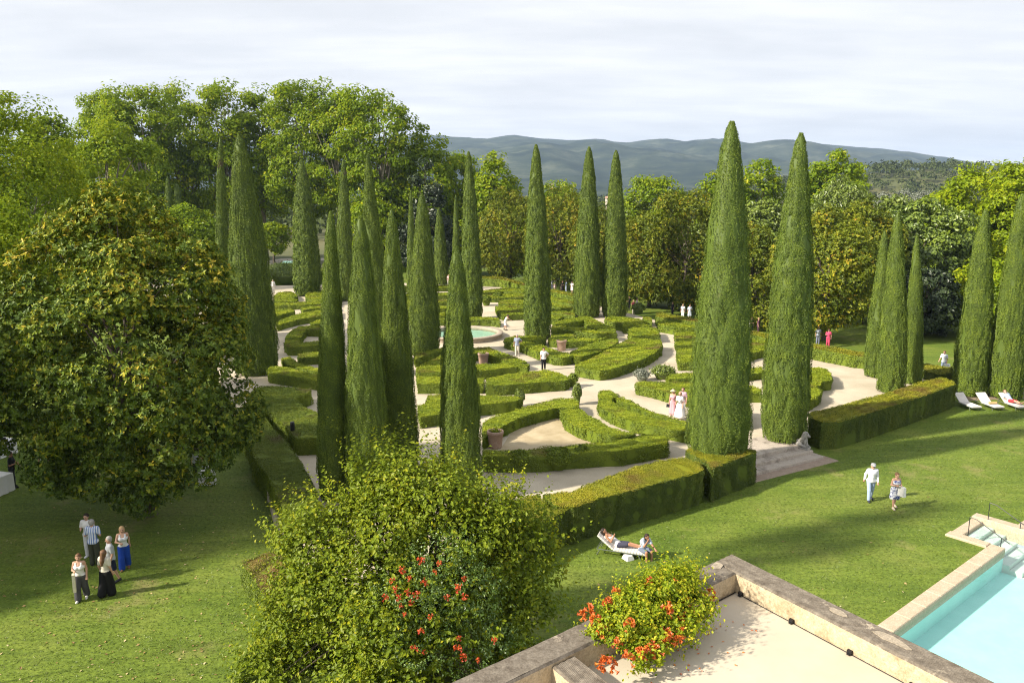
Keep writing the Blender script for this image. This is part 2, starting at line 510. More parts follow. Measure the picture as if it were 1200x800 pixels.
def cypress(label, bx, by, tx, ty, wpx, gz=GZ, n=None, group=None, fat=.94, seed=0, lumpy=.042, Y=None, world=None):
    """a clipped Italian cypress whose base and tip lie on these lines of sight; wpx is its widest breadth in pixels"""
    if world:
        X, Y, h, rad = world
        lean, d = 0, 40
    else:
        X, Y = G(bx, by, gz)
        tip = at(tx, ty, Y)
        h = tip[2] - gz
        d = depth(Y, gz + h * .2)
        rad = wpx / 2 * d / F_PX * fat
        lean = (tip[0] - X) * .75
    rng = np.random.default_rng(seed + 100)
    s = min(max(.0019 * d, .062), .22)
    if n is None:
        n = int(min(72000, max(3500, 2.5 * (math.pi * rad * h * 1.3) / (s * s * .32))))
    ph = rng.random(8) * 6.283
    w1, w2 = Wave(2.2, seed=seed), Wave(.75, seed=seed + 1)

    def radius(t, a):
        base = np.interp(t, CYP_T, CYP_R) * rad
        flute = sum(np.cos(k * a + ph[k] + 1.6 * np.sin(t * (3 + k) + ph[-k])) / k for k in (2, 3, 5, 7)) / 1.6 + .35 * np.cos(11 * a + ph[3] + 2 * np.sin(5 * t + ph[1])) + .25 * np.cos(17 * a + ph[5] + 3 * np.sin(4 * t + ph[2]))
        q = np.stack((np.cos(a) * base * 1.6, np.sin(a) * base * 1.6, t * h * .45), -1)
        return base * (1 + lumpy * flute + .045 * w1(q) + .055 * w2(q))

    root = empty('cypress_tree', (X, Y, gz))
    tag(root, label, 'cypress', group or 'clipped columnar cypresses of the garden')
    b = MB()
    # inner body
    nt_, na = 40, 28
    T, A = np.meshgrid(np.linspace(.012, .995, nt_), np.linspace(0, 2 * np.pi, na, endpoint=False), indexing='ij')
    rr = radius(T, A) * .93
    V = np.stack((np.cos(A) * rr + lean * T, np.sin(A) * rr, T * h), -1).reshape(-1, 3)
    F = [(i * na + j, i * na + (j + 1) % na, (i + 1) * na + (j + 1) % na, (i + 1) * na + j) for i in range(nt_ - 1) for j in range(na)]
    b.add(V, F, 0, .12, True)
    b.add(V[:na], [tuple(range(na))[::-1]], 0, .1)
    # sprays
    t = np.interp(rng.random(n), np.linspace(0, 1, 60) ** 1.0, np.interp(np.linspace(0, 1, 60), *(lambda g: (np.cumsum(np.interp(g, CYP_T, CYP_R) + .06) / np.sum(np.interp(g, CYP_T, CYP_R) + .06), g))(np.linspace(0.004, .998, 300))))
    a = rng.random(n) * 2 * np.pi
    r = radius(t, a) * (1 + rng.normal(size=n) * .016) + rng.normal(size=n) * .010
    out = np.stack((np.cos(a), np.sin(a), np.full(n, .22)), 1)
    P = np.stack((np.cos(a) * r + lean * t, np.sin(a) * r, t * h), 1)
    holes = (Wave(.6, seed=seed + 5)(P * (1, 1, .28)) > -1.05) & (Wave(.3, seed=seed + 6)(P * (1, 1, .2)) > -1.15)
    P, out, t = P[holes], out[holes], t[holes]
    n = len(P)
    N = out + rng.normal(size=(n, 3)) * .45
    U = np.array((0, 0, .8)) + out * .25 + rng.normal(size=(n, 3)) * .55
    L = s * (.62 + rng.random(n) * .5)
    tint = np.clip(.52 + .2 * Wave(1.3, seed=seed + 7)(P) + rng.normal(size=n) * .2, 0, 1)
    b.leaves(P, N, U, L, L * .5, 0, tint, .2)
    b.build('crown', [CYP], root)
    k = MB().tube([(0, 0, -.1), (0, 0, .35), (lean * .06, 0, .06 * h)], (.2, .17, .1), 8)
    k.build('trunk', [BARK], root)
    return root


def poly_samples(poly, n):
    tri = tessellate_polygon([[Vector((x, y, 0)) for x, y in poly]])
    T = np.array([[poly[i] for i in t] for t in tri], float)
    ar = np.abs((T[:, 1, 0] - T[:, 0, 0]) * (T[:, 2, 1] - T[:, 0, 1]) - (T[:, 2, 0] - T[:, 0, 0]) * (T[:, 1, 1] - T[:, 0, 1])) / 2
    k = RNG.choice(len(T), n, p=ar / ar.sum())
    u, v = RNG.random(n), RNG.random(n)
    f = u + v > 1
    u[f], v[f] = 1 - u[f], 1 - v[f]
    T = T[k]
    return T[:, 0] + (T[:, 1] - T[:, 0]) * u[:, None] + (T[:, 2] - T[:, 0]) * v[:, None]


def poly_area(p):
    return abs(sum(p[i][0] * p[(i + 1) % len(p)][1] - p[(i + 1) % len(p)][0] * p[i][1] for i in range(len(p)))) / 2


def inset(poly, d):
    """pull a polygon in by about d"""
    p = ccw(poly)
    n = len(p)
    out = []
    for i in range(n):
        a, b, c = np.array(p[i - 1]), np.array(p[i]), np.array(p[(i + 1) % n])
        e1, e2 = unit(b - a), unit(c - b)
        n1, n2 = np.array((-e1[1], e1[0])), np.array((-e2[1], e2[0]))
        m = n1 + n2
        l = max(np.dot(m, m) / 2, .35)
        out.append(tuple(b + m / l * d))
    return out


def hedge(label, pts, h=.7, gz=GZ, name='box_hedge', mats=None, world=False, cover=1.2, jit=.05, group='low clipped hedges of the parterre', leaf=None, gaps=.0):
    """a clipped hedge whose top outline lies on these lines of sight"""
    h = h * .97
    z1 = gz + h
    poly = ccw(pts if world else [G(x, y, z1) for x, y in pts])
    poly = inset(poly, .05)
    Yc = sum(p[1] for p in poly) / len(poly)
    d = depth(Yc, z1)
    s = leaf or min(max(.0018 * d, .05), .2)
    b = MB()
    ins = inset(poly, .05)
    b.prism([(x, y) for x, y in ins], gz - .02, z1 - .05, 0, 1)
    b.t[-1][:] = .3
    top_n = int(poly_area(poly) * cover / (s * s * .35))
    seed = int(abs(poly[0][0] * 31 + poly[0][1] * 17)) % 9999
    w = Wave(1.1, seed=seed)
    w2 = Wave(3.2, seed=seed + 3)
    if top_n > 10:
        xy = poly_samples(poly, top_n)
        P = np.column_stack((xy, np.full(top_n, z1)))
        P[:, 2] += jit * .8 * w(P) + RNG.normal(size=top_n) * jit * .28 - .015
        keep = w(P * 1.9 + 31.0) > -1.75 + gaps
        P = P[keep]
        k = len(P)
        tint = np.clip(.5 + .22 * w2(P) + .14 * w(P + 9) + RNG.normal(size=k) * .15, 0, 1)
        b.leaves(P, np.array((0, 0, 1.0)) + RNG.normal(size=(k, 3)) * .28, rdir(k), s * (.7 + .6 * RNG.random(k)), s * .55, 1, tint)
    p = np.array(poly)
    e = np.roll(p, -1, 0) - p
    L = np.linalg.norm(e, axis=1)
    side_n = int(L.sum() * h * cover * 1.15 / (s * s * .35))
    k = RNG.choice(len(p), side_n, p=L / L.sum())
    u = RNG.random(side_n)
    v = RNG.random(side_n) ** .9
    xy = p[k] + e[k] * u[:, None]
    nrm = np.column_stack((e[k][:, 1] / L[k], -e[k][:, 0] / L[k], np.zeros(side_n)))
    P = np.column_stack((xy, gz + .02 + v * (h - .03)))
    off = jit * 1.3 * w(P * (1, 1, .8)) + RNG.normal(size=side_n) * jit * .5 - .02 - .05 * np.clip((v - .86) / .14, 0, 1) ** 2
    P = P + nrm * off[:, None]
    keep = w(P * 1.6 + 17.0) > -1.7 + gaps
    P, nrm, v = P[keep], nrm[keep], v[keep]
    n = len(P)
    tint = np.clip(.5 + .2 * w2(P) + .14 * w(P + 5) + RNG.normal(size=n) * .2, 0, 1)
    N = nrm + np.array((0, 0, .25)) + RNG.normal(size=(n, 3)) * .45
    b.leaves(P, N, rdir(n) + np.array((0, 0, .6)), s * (.7 + .6 * RNG.random(n)), s * .55, 0, tint)
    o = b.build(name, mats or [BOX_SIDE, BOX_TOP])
    return tag(o, label, 'hedge', group)


def bush(label, px, py, wpx, h, gz=GZ, mat=None, name='clipped_shrub', n=1500, cat='shrub', group=None, squash=1.0, loose=.12):
    """a rounded shrub standing on the line of sight of its foot"""
    h = h * 1.12
    X, Y = G(px, py, gz)
    r = wpx / 2 * depth(Y, gz) / F_PX
    s = min(max(.0024 * depth(Y), .06), .3)
    b = MB()
    root = empty(name, (X, Y, gz))
    n = int(min(6000, max(300, 1.6 * 4 * r * h * 2 / (s * s * .35))))
    D = rdir(n)
    D[:, 2] = np.abs(D[:, 2]) * 1.05 - .12
    w = Wave(.6, seed=int(px))
    q = (1 + loose * w(D * r * 1.5) + RNG.normal(size=n) * loose * .4)[:, None]
    P = D * q * np.array((r, r * squash, h * .52)) + np.array((0, 0, h * .48))
    P[:, 2] = np.clip(P[:, 2], .02, None)
    b.lathe([(r * .55, .02), (r * .78, h * .35), (r * .62, h * .7), (.02, h * .88)], 14)
    b.t[-1][:] = .25
    b.v[-1] *= (1, squash, 1)
    b.leaves(P, D + RNG.normal(size=(n, 3)) * .5, rdir(n) + (0, 0, .5), s * (.7 + .6 * RNG.random(n)), s * .55, 0, np.clip(.5 + RNG.normal(size=n) * .22, 0, 1))
    b.build('foliage', [mat or BOX_SIDE], root)
    MB().tube([(0, 0, -.03), (0, 0, h * .5)], (.05, .03), 6).build('stem', [BARK], root)
    return tag(root, label, cat, group)


def limb(b, p0, p1, r0, r1, sag=.15, n=5, k=6):
    p0, p1 = np.array(p0, float), np.array(p1, float)
    t = np.linspace(0, 1, k)[:, None]
    L = np.linalg.norm(p1 - p0)
    mid = np.array((0, 0, 1.0)) * L * sag + RNG.normal(size=3) * L * .05
    P = p0 + (p1 - p0) * t + mid * (4 * t * (1 - t)) * .5
    b.tube(P, r0 + (r1 - r0) * t[:, 0], n, caps=False)


def tree(label, cat, loc, ells, mat, n_clump=90, clump_r=1.0, per=160, leaf=.3, asp=.6, trunk_r=.35, fork=.35, name='tree', group=None, bark=None, rosette=0, flat=.7, inner=.55, droop=.0, spread=.5, tint_c=.16, limbs=16, upbias=0, poke=.0, fork_z=None, jag=.0, tips=.0):
    """ells: ellipsoids (centre, radii) relative to the foot, in metres; the crown is clumps of single leaves through their volume"""
    root = empty(name, loc)
    E = [(np.array(c, float), np.array(r, float) * np.ones(3)) for c, r in ells]
    vol = np.array([np.prod(r) ** (2 / 3) for _, r in E])
    k = RNG.choice(len(E), n_clump * 2, p=vol / vol.sum())
    D = rdir(n_clump * 2)
    q = (inner + (1 - inner) * RNG.random(n_clump * 2)) ** .7 * (1 + jag * RNG.normal(size=n_clump * 2))
    C = np.array([E[i][0] for i in k]) + D * q[:, None] * np.array([E[i][1] for i in k])
    # keep a clump only where no other ellipsoid swallows it deep inside
    dep = np.stack([(((C - c) / r) ** 2).sum(1) for c, r in E], 1).min(1)
    C = C[np.argsort(-dep)][:int(n_clump)] if len(E) > 1 else C[:n_clump]
    n_clump = len(C)
    mid = sum(c for c, _ in E) / len(E)
    b = MB()
    ct = RNG.normal(size=n_clump) * tint_c
    if rosette:
        m = per
        ci = np.repeat(np.arange(n_clump), m)
        D = rdir(len(ci))
        o_ = unit(C[ci] - mid)
        D = unit(D + o_ * .55 + np.array((0, 0, .25)))
        P0 = C[ci] + D * (clump_r * (.45 + .55 * RNG.random(len(ci)) ** .5))[:, None] * np.array((1, 1, flat))
        ax = unit(D + np.array((0, 0, .5)) + RNG.normal(size=P0.shape) * .35)
        ri = np.repeat(np.arange(len(P0)), rosette)
        rad = rdir(len(ri))
        rad = unit(rad - (rad * ax[ri]).sum(1)[:, None] * ax[ri])
        U = unit(rad + ax[ri] * (.15 + .5 * RNG.random(len(ri)))[:, None])
        L = leaf * (.75 + .5 * RNG.random(len(ri)))
        P = P0[ri] + U * (L * .5)[:, None]
        N = unit(ax[ri] - rad * .35 + RNG.normal(size=P.shape) * .3)
        zt = (P[:, 2] - mid[2]) / (np.ptp(P[:, 2]) + 1e-6) * 2  # golden with height: sunlit top and shaded foot put into the leaf tint
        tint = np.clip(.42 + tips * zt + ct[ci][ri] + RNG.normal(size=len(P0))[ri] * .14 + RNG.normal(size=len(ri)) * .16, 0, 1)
        b.leaves(P, N, U, L, L * asp, 0, tint, .12)
    else:
        ci = np.repeat(np.arange(n_clump), per)
        D = rdir(len(ci))
        rr = clump_r * (.65 + .7 * RNG.random(n_clump))[ci] * (.25 + .75 * RNG.random(len(ci)) ** spread)
        D[:, 2] = D[:, 2] * .9 + .1
        P = C[ci] + D * rr[:, None] * np.array((1, 1, flat))
        if poke:
            P += unit(C[ci] - mid) * (np.abs(RNG.normal(size=len(ci))) * poke)[:, None]
        o_ = unit(C[ci] - mid)
        N = D + o_ * .5 + np.array((0, 0, .55 + upbias)) + RNG.normal(size=P.shape) * .6
        U = rdir(len(ci)) - np.array((0, 0, droop))
        L = leaf * (.65 + .7 * RNG.random(len(ci)))
        tint = np.clip(.47 + ct[ci] + RNG.normal(size=len(ci)) * .2, 0, 1)
        P[:, 2] = np.maximum(P[:, 2], .15)
        b.leaves(P, N, U, L, L * asp, 0, tint)
    b.build('crown', [mat], root)
    t = MB()
    top = max(c[2] + r[2] * .35 for c, r in E)
    fz = fork_z if fork_z is not None else top * fork
    sway = RNG.normal(size=2) * trunk_r * .8
    cx, cy = mid[0], mid[1]
    t.tube([(0, 0, -.3), (0, 0, .15), (sway[0], sway[1], fz * .5), (cx * .3, cy * .3, fz)], (trunk_r * 1.5, trunk_r * 1.12, trunk_r * .9, trunk_r * .72), 10, caps=False)
    t.tube([(cx * .3, cy * .3, fz), (cx * .65 + sway[0], cy * .65, (fz + top) / 2), (cx, cy, top)], (trunk_r * .72, trunk_r * .42, trunk_r * .08), 8, caps=False)
    for i in RNG.permutation(n_clump)[:limbs]:
        s = RNG.random() * .55
        p0 = (cx * (.3 + .5 * s), cy * (.3 + .5 * s), fz + (top - fz) * s)
        limb(t, p0, C[i], trunk_r * (.42 - .25 * s), trunk_r * .05, .12)
    t.build('trunk', [bark or BARK], root)
    return tag(root, label, cat, group)


# ------------------------------------------------------------------ bodies: rounded limbs blended into one skin
def nets(field, lo, hi, h):
    """surface of field = 0 as quads (surface nets)"""
    n = np.maximum(np.ceil((np.array(hi) - lo) / h).astype(int) + 1, 3)
    ax = [lo[i] + h * np.arange(n[i]) for i in range(3)]
    X, Y, Z = np.meshgrid(*ax, indexing='ij')
    S = field(np.stack((X, Y, Z), -1))
    idx = [(i, j, k) for i in (0, 1) for j in (0, 1) for k in (0, 1)]
    sub = lambda o: S[o[0]:n[0] - 1 + o[0], o[1]:n[1] - 1 + o[1], o[2]:n[2] - 1 + o[2]]
    acc = np.zeros(tuple(n - 1) + (3,))
    cnt = np.zeros(tuple(n - 1))
    for a in idx:
        for ax_ in range(3):
            if a[ax_]: continue
            c = list(a); c[ax_] = 1
            sa, sb = sub(a), sub(c)
            m = (sa < 0) != (sb < 0)
            t = np.where(m, sa / np.where(m, sa - sb, 1), 0)
            for q in range(3):
                acc[..., q] += np.where(m, a[q] + (t if q == ax_ else 0), 0)
            cnt += m
    act = cnt > 0
    ids = -np.ones(tuple(n - 1), int)
    ids[act] = np.arange(act.sum())
    gi = np.argwhere(act)
    V = np.array(lo) + h * (gi + acc[act] / cnt[act][:, None])
    F = []
    for ax_ in range(3):
        o = [q for q in range(3) if q != ax_]
        sl0 = [slice(1, n[q] - 1) for q in range(3)]
        sl1 = [slice(1, n[q] - 1) for q in range(3)]
        sl0[ax_] = slice(0, n[ax_] - 1); sl1[ax_] = slice(1, n[ax_])
        sa, sb = S[tuple(sl0)], S[tuple(sl1)]
        m = np.argwhere((sa < 0) != (sb < 0))
        if not len(m): continue
        sgn = (sa < 0)[tuple(m.T)]
        base = m.copy()
        for q in o: base[:, q] += 1
        def cell(d0, d1):
            c = base.copy(); c[:, o[0]] -= d0; c[:, o[1]] -= d1
            return ids[tuple(c.T)]
        q4 = np.stack((cell(1, 1), cell(0, 1), cell(0, 0), cell(1, 0)), 1)
        flip = sgn if ax_ != 1 else ~sgn
        q4[~flip] = q4[~flip][:, ::-1]
        F.append(q4)
    F = np.concatenate(F)
    return V, F[(F >= 0).all(1)]


def caps_field(caps, k=.03):
    def f(P):
        out = None
        for a, b, ra, rb in caps:
            a, b = np.array(a, float), np.array(b, float)
            ab = b - a
            t = np.clip(((P - a) @ ab) / (ab @ ab + 1e-9), 0, 1)
            d = np.linalg.norm(P - a - t[..., None] * ab, axis=-1) - (ra + (rb - ra) * t)
            if out is None: out = d
            else:
                hh = np.clip(.5 + .5 * (out - d) / k, 0, 1)
                out = out + (d - out) * hh - k * hh * (1 - hh)
        return out
    return f


def sdf_mesh(name, caps, mats, parent, h=.022, k=.03, cut=None, paint=None):
    P = np.array([c[0] for c in caps] + [c[1] for c in caps], float)
    rm = max(max(c[2], c[3]) for c in caps) + 2.5 * h
    f = caps_field(caps, k)
    g = f if cut is None else (lambda Q: np.maximum(f(Q), cut(Q)))
    V, F = nets(g, P.min(0) - rm, P.max(0) + rm, h)
    b = MB()
    if paint is None:
        b.add(V, F, 0, .5, True)
    else:
        c = V[F].mean(1)
        mi = paint(c)
        for m in np.unique(mi):
            b.add(V, F[mi == m], int(m), .5, True)
    return b.build(name, mats, parent)


def lerp(a, b, t): return tuple(np.array(a) * (1 - t) + np.array(b) * t)


def person(label, loc, yaw, h=1.7, skin=None, hair=HAIR_D, hair_style='short', top=(1, 1, 1), sleeve='short', bottom=(.1, .1, .12), legs='trousers', shoes=(.03, .03, .03), pose='stand', stride=.0, arms=('down', 'down'), bag=None, hat=None, group=None, fine=.022, wide=0.0, look=0.0, lean=0.0, female=False, pattern=None, jacket=None, barefoot=False):
    """one figure facing local +Y; yaw turns it about z"""
    S = h / 1.7
    root = empty('person', loc, yaw)
    tag(root, label, 'person', group)
    sw = .155 if female else .175
    hw = .095 if female else .09
    J = {}
    if pose in ('stand', 'bend'):
        hz = .90
        J['pel'] = (0, 0, hz)
        J['ch'] = (0, .02 + lean * .35, 1.28 - abs(lean) * .10)
        J['neck'] = (0, .01 + lean * .5, 1.45 - abs(lean) * .22)
        J['head'] = (0, .035 + lean * .66, 1.585 - abs(lean) * .33)
        for s, sd in ((-1, 'L'), (1, 'R')):
            f = stride * s
            J['hip' + sd] = (s * hw, 0, hz - .02)
            J['knee' + sd] = (s * (hw + .005), f * .55 + .03, .49)
            J['ank' + sd] = (s * (hw + .01), f * 1.0 - (.03 if f < 0 else 0), .085 + (.05 if f < -.05 else 0))
            J['toe' + sd] = (s * (hw + .03), f * 1.0 + .15, .035)
    elif pose == 'lie':        # on a lounger: trunk leaning back, legs along +Y; the foot of the root is under the hips
        hz = .42
        J['pel'] = (0, 0, hz); J['ch'] = (0, -.33, hz + .23); J['neck'] = (0, -.47, hz + .34); J['head'] = (0, -.56, hz + .46)
        for s, sd in ((-1, 'L'), (1, 'R')):
            J['hip' + sd] = (s * hw, .03, hz); J['knee' + sd] = (s * (hw + .01), .45, hz + .04 + (.05 if s > 0 else 0))
            J['ank' + sd] = (s * (hw - .02), .86, hz + .02); J['toe' + sd] = (s * (hw + .02), .93, hz + .13)
    elif pose == 'sit':
        hz = .46
        J['pel'] = (0, 0, hz); J['ch'] = (0, .10, hz + .36); J['neck'] = (0, .20, hz + .50); J['head'] = (0, .28, hz + .60)
        for s, sd in ((-1, 'L'), (1, 'R')):
            J['hip' + sd] = (s * hw, .02, hz); J['knee' + sd] = (s * (hw + .03), .42, hz + .03)
            J['ank' + sd] = (s * (hw + .02), .44, .085); J['toe' + sd] = (s * (hw + .03), .58, .035)
    ch, nk = np.array(J['ch']), np.array(J['neck'])
    sh = nk * .75 + ch * .25
    for i, (s, sd) in enumerate(((-1, 'L'), (1, 'R'))):
        J['sh' + sd] = p = sh + np.array((s * sw, 0, -.015))
        a = arms[i]
        if a == 'down':
            J['el' + sd] = p + np.array((s * .055, -.03, -.27)); J['wr' + sd] = J['el' + sd] + np.array((s * .01, .08, -.235))
        elif a == 'back':
            J['el' + sd] = p + np.array((s * .05, -.13, -.24)); J['wr' + sd] = J['el' + sd] + np.array((s * .01, -.05, -.24))
        elif a == 'fwd':
            J['el' + sd] = p + np.array((s * .05, .10, -.24)); J['wr' + sd] = J['el' + sd] + np.array((0, .15, -.18))
        elif a == 'bent':
            J['el' + sd] = p + np.array((s * .07, -.01, -.27)); J['wr' + sd] = J['el' + sd] + np.array((-s * .10, .20, .04))
        elif a == 'hip':
            J['el' + sd] = p + np.array((s * .19, -.10, -.20)); J['wr' + sd] = J['el' + sd] + np.array((-s * .15, .11, -.14))
        elif a == 'reach':
            J['el' + sd] = p + np.array((s * .04, .17, -.19)); J['wr' + sd] = J['el' + sd] + np.array((0, .20, -.10))
        elif a == 'face':
            J['el' + sd] = p + np.array((s * .05, .20, -.16)); J['wr' + sd] = J['el' + sd] + np.array((-s * .08, .08, .20))
        elif a == 'belly':
            J['el' + sd] = p + np.array((s * .08, .10, -.24)); J['wr' + sd] = J['el' + sd] + np.array((-s * .14, .17, .0))
    hd = np.array(J['head'])
    hy, hx = math.cos(look), math.sin(look)
    fw = np.array((hx, hy, -.10 - .3 * max(0, lean)))
    if pose == 'lie': fw = np.array((0, .75, .6))
    fw = unit(fw)
    up = unit(hd - nk)
    up = unit(up - up @ fw * fw)
    sd_ = np.cross(fw, up)
    j = {k_: np.array(v, float) for k_, v in J.items()}
    pelw = hw * .75
    C = [(j['pel'] + (-pelw, 0, 0), j['pel'] + (pelw, 0, 0), .112, .112),
         (j['pel'], lerp(j['pel'], ch, .5), .115, .105 if female else .118), (lerp(j['pel'], ch, .5), ch, .105 if female else .118, .125),
         (sh + (-sw * .75, 0, -.03), sh + (sw * .75, 0, -.03), .072, .072), (ch + (-.07, .0, -.02), ch + (.07, .0, -.02), .105, .105),
         (nk - up * .06, nk + up * .09, .055, .05),
         (hd - up * .005 - fw * .012, hd + up * .028 - fw * .012, .088, .09), (hd - up * .055 + fw * .028, hd - up * .075 + fw * .045, .055, .038),
         (hd + fw * .085 - up * .005, hd + fw * .108 - up * .028, .012, .016)]
    for s in (-1, 1):
        C.append((hd + sd_ * s * .088 + up * .01, hd + sd_ * s * .09 - up * .025, .017, .014))
        if female: C.append((ch + (s * .06, .085, -.03), ch + (s * .065, .095, -.05), .062, .06))
    arm, legc, feet = [], [], []
    for s, d in ((-1, 'L'), (1, 'R')):
        arm += [(j['sh' + d], j['el' + d], .054, .041), (j['el' + d], j['wr' + d], .041, .028)]
        dr = unit(j['wr' + d] - j['el' + d])
        palm = j['wr' + d] + dr * .07
        lat = unit(np.cross(dr, (0, 1, .2)))
        nrm = np.cross(dr, lat)
        C.append((j['wr' + d] + dr * .02, palm, .028, .034))
        for q in range(4):
            o = lat * (q - 1.5) * .021
            k1 = palm + o + dr * .035
            C.append((palm + o, k1, .011, .010)); C.append((k1, k1 + dr * (.035 - .006 * abs(q - 1.2)) + nrm * .02 * s, .010, .008))
        C.append((j['wr' + d] + dr * .03 + lat * .03, j['wr' + d] + dr * .075 + lat * .058, .013, .011))
        legc += [(j['hip' + d], j['knee' + d], .088, .058), (j['knee' + d], j['ank' + d], .060, .038)]
        feet += [(j['ank' + d], j['ank' + d] + (0, -.02, -.045), .040, .038), (j['ank' + d] + (0, 0, -.04), j['toe' + d], .040, .034)] if pose != 'lie' else [(j['ank' + d], j['toe' + d], .040, .034)]
    sc = lambda L: [(np.array(a) * S, np.array(b) * S, ra * S, rb * S) for a, b, ra, rb in L]
    infl = lambda L, e: [(a, b, ra + e, rb + e) for a, b, ra, rb in L]
    torso = C[:5] + ([c for c in C[9:] if False])
    if female: torso = torso + [(ch + (s * .06, .085, -.03), ch + (s * .065, .095, -.05), .062, .06) for s in (-1, 1)]
    body = sdf_mesh('body', sc(C + arm + legc + feet), [skin or SKIN], root, fine, .022 * S)
    # face
    eb = MB()
    for s in (-1, 1):
        e0 = hd + fw * .078 + up * .012 + sd_ * s * .034
        eb.tube([e0 * S, (e0 + fw * .012) * S], .011 * S, 8)
    eb.tube([(hd + fw * .078 - up * .058 - sd_ * .024) * S, (hd + fw * .083 - up * .060) * S, (hd + fw * .078 - up * .058 + sd_ * .024) * S], .007 * S, 6)
    eb.build('face_features', [HAIR_D], root)
    # hair
    H = [(hd + up * .03 - fw * .022, hd + up * .042 - fw * .028, .098, .096), (hd - up * .02 - fw * .05, hd + up * .02 - fw * .05, .075, .085)]
    if hair_style == 'long': H += [(hd - fw * .07 + up * .02, nk - fw * .10 - up * .12, .085, .075), (nk - fw * .11 - up * .10, nk - fw * .13 - up * .26, .075, .04)]
    if hair_style == 'bob': H += [(hd - fw * .05 + sd_ * .04, hd - up * .10 - fw * .03 + sd_ * .06, .06, .045), (hd - fw * .05 - sd_ * .04, hd - up * .10 - fw * .03 - sd_ * .06, .06, .045)]
    if hair_style == 'bun': H += [(hd + up * .06 - fw * .09, hd + up * .08 - fw * .10, .045, .04)]
    if hair_style != 'none':
        face = lambda Q: .02 - np.linalg.norm(Q - (hd + fw * .10 - up * .035) * S, axis=-1) * .0 - (np.linalg.norm(Q - (hd + fw * .115 - up * .045) * S, axis=-1) - .112 * S) - .02
        sdf_mesh('hair', sc(H), [hair], root, fine, .03 * S, cut=face)
    # clothes
    topm = pattern or fabric(top)
    waist = j['pel'][2]
    if legs in ('trousers', 'wide', 'shorts', 'bikini'):
        L = [(C[0][0], C[0][1], .122, .122), (j['pel'], lerp(j['pel'], ch, .25), .122, .112)]
        for d in 'LR':
            kn, an, hp = j['knee' + d], j['ank' + d], j['hip' + d]
            if legs == 'bikini': continue
            if legs == 'shorts': L.append((hp, lerp(hp, kn, .85), .105, .088))
            else:
                e = .03 + wide if legs == 'wide' else .012 + wide
                L += [(hp, kn, .098 + e * .3, .066 + e), (kn, lerp(kn, an, .97), .066 + e, .050 + e * 1.5)]
        sdf_mesh('trousers' if legs in ('trousers', 'wide') else 'shorts', sc(L), [fabric(bottom)], root, fine, .02 * S)
    if top is not None:
        T = infl(torso, .016)
        T.append((j['pel'] + (0, 0, -.02) if pose != 'lie' else j['pel'], lerp(j['pel'], ch, .5), .128, .122))
        for d in 'LR':
            if sleeve == 'short': T.append((j['sh' + d], lerp(j['sh' + d], j['el' + d], .72), .068, .062))
            if sleeve == 'long': T += [(j['sh' + d], j['el' + d], .068, .056), (j['el' + d], lerp(j['el' + d], j['wr' + d], .95), .056, .044)]
        if legs == 'dress' or legs == 'long_dress':
            kz = .42 if legs == 'dress' else .14
            mid = (np.array(j['kneeL']) + j['kneeR']) / 2
            T += [(j['pel'] + (-.06, 0, 0), (-.08, mid[1] * .6, kz + .12), .125, .16 + wide), (j['pel'] + (.06, 0, 0), (.08, mid[1] * .6, kz + .12), .125, .16 + wide)]
            sdf_mesh('dress', sc(T), [topm], root, fine, .03 * S, cut=lambda Q: np.maximum(kz * S - Q[..., 2], (Q[..., 2] - (nk[2] - .09) * S) if sleeve == 'none' else -1.0))
        else:
            cut = None
            hem = (j['pel'][2] + (.03 if female else -.07)) * S if pose == 'stand' else -9.0
            cut = lambda Q: hem - Q[..., 2]
            if sleeve == 'none':
                top_z = (nk[2] - .035) * S
                cut = lambda Q: np.maximum(np.maximum(hem - Q[..., 2], Q[..., 2] - top_z), np.minimum((Q[..., 2] - (ch[2] + .02) * S), np.maximum(np.abs(Q[..., 0]) - .125 * S, .055 * S - np.abs(Q[..., 0]))) if pose == 'stand' else -1.0)
            if sleeve == 'crop': cut = lambda Q: np.maximum(Q[..., 2] - (ch[2] + .06) * S, (ch[2] - .12) * S - Q[..., 2])
            sdf_mesh('shirt', sc(T), [topm], root, fine, .03 * S, cut=cut)
    if jacket:
        T = infl(torso, .03) + [(j['sh' + d], j['el' + d], .072, .06) for d in 'LR']
        sdf_mesh('jacket', sc(T), [fabric(jacket)], root, fine, .03 * S, cut=lambda Q: np.maximum(.055 * S - np.abs(Q[..., 0]), -1) - 1e-3 * (Q[..., 1] < 0))
    if not barefoot:
        sdf_mesh('shoes', sc(infl(feet, .010)), [fabric(shoes)], root, fine, .015 * S)
    if hat:
        b = MB()
        c = (hd + up * .055) * S
        b.lathe([(.10 * S, -.01), (.105 * S, .03), (.085 * S, .085), (.0, .10)], 16, c)
        if hat[1] == 'cap':
            b.tube([c + fw * .08 * S, c + fw * .17 * S - up * .01], (.075 * S, .05 * S), 10)
            b.v[-1][:, 2] = (b.v[-1][:, 2] - c[2]) * .2 + c[2]
        else:
            b.lathe([(.10 * S, .0), (.19 * S, -.015), (.20 * S, -.01), (.10 * S, .015)], 18, c)
        b.build('hat', [fabric(hat[0])], root)
    if bag:
        b = MB()
        d = bag[1]
        w = (j['wr' + d] + unit(j['wr' + d] - j['el' + d]) * .09) * S
        q = bag[2] if len(bag) > 2 else (.36, .12, .36)
        b.box(w + np.array(((.05 if d == 'R' else -.05), 0, -q[2] * .62)), q, .2, taper=.85)
        b.tube([w + (0, .03 - q[0] * .3, -q[2] * .14), w, w + (0, .03 + q[0] * .3, -q[2] * .14)], .008, 6)
        b.build('bag', [fabric(bag[0])], root)
    return root
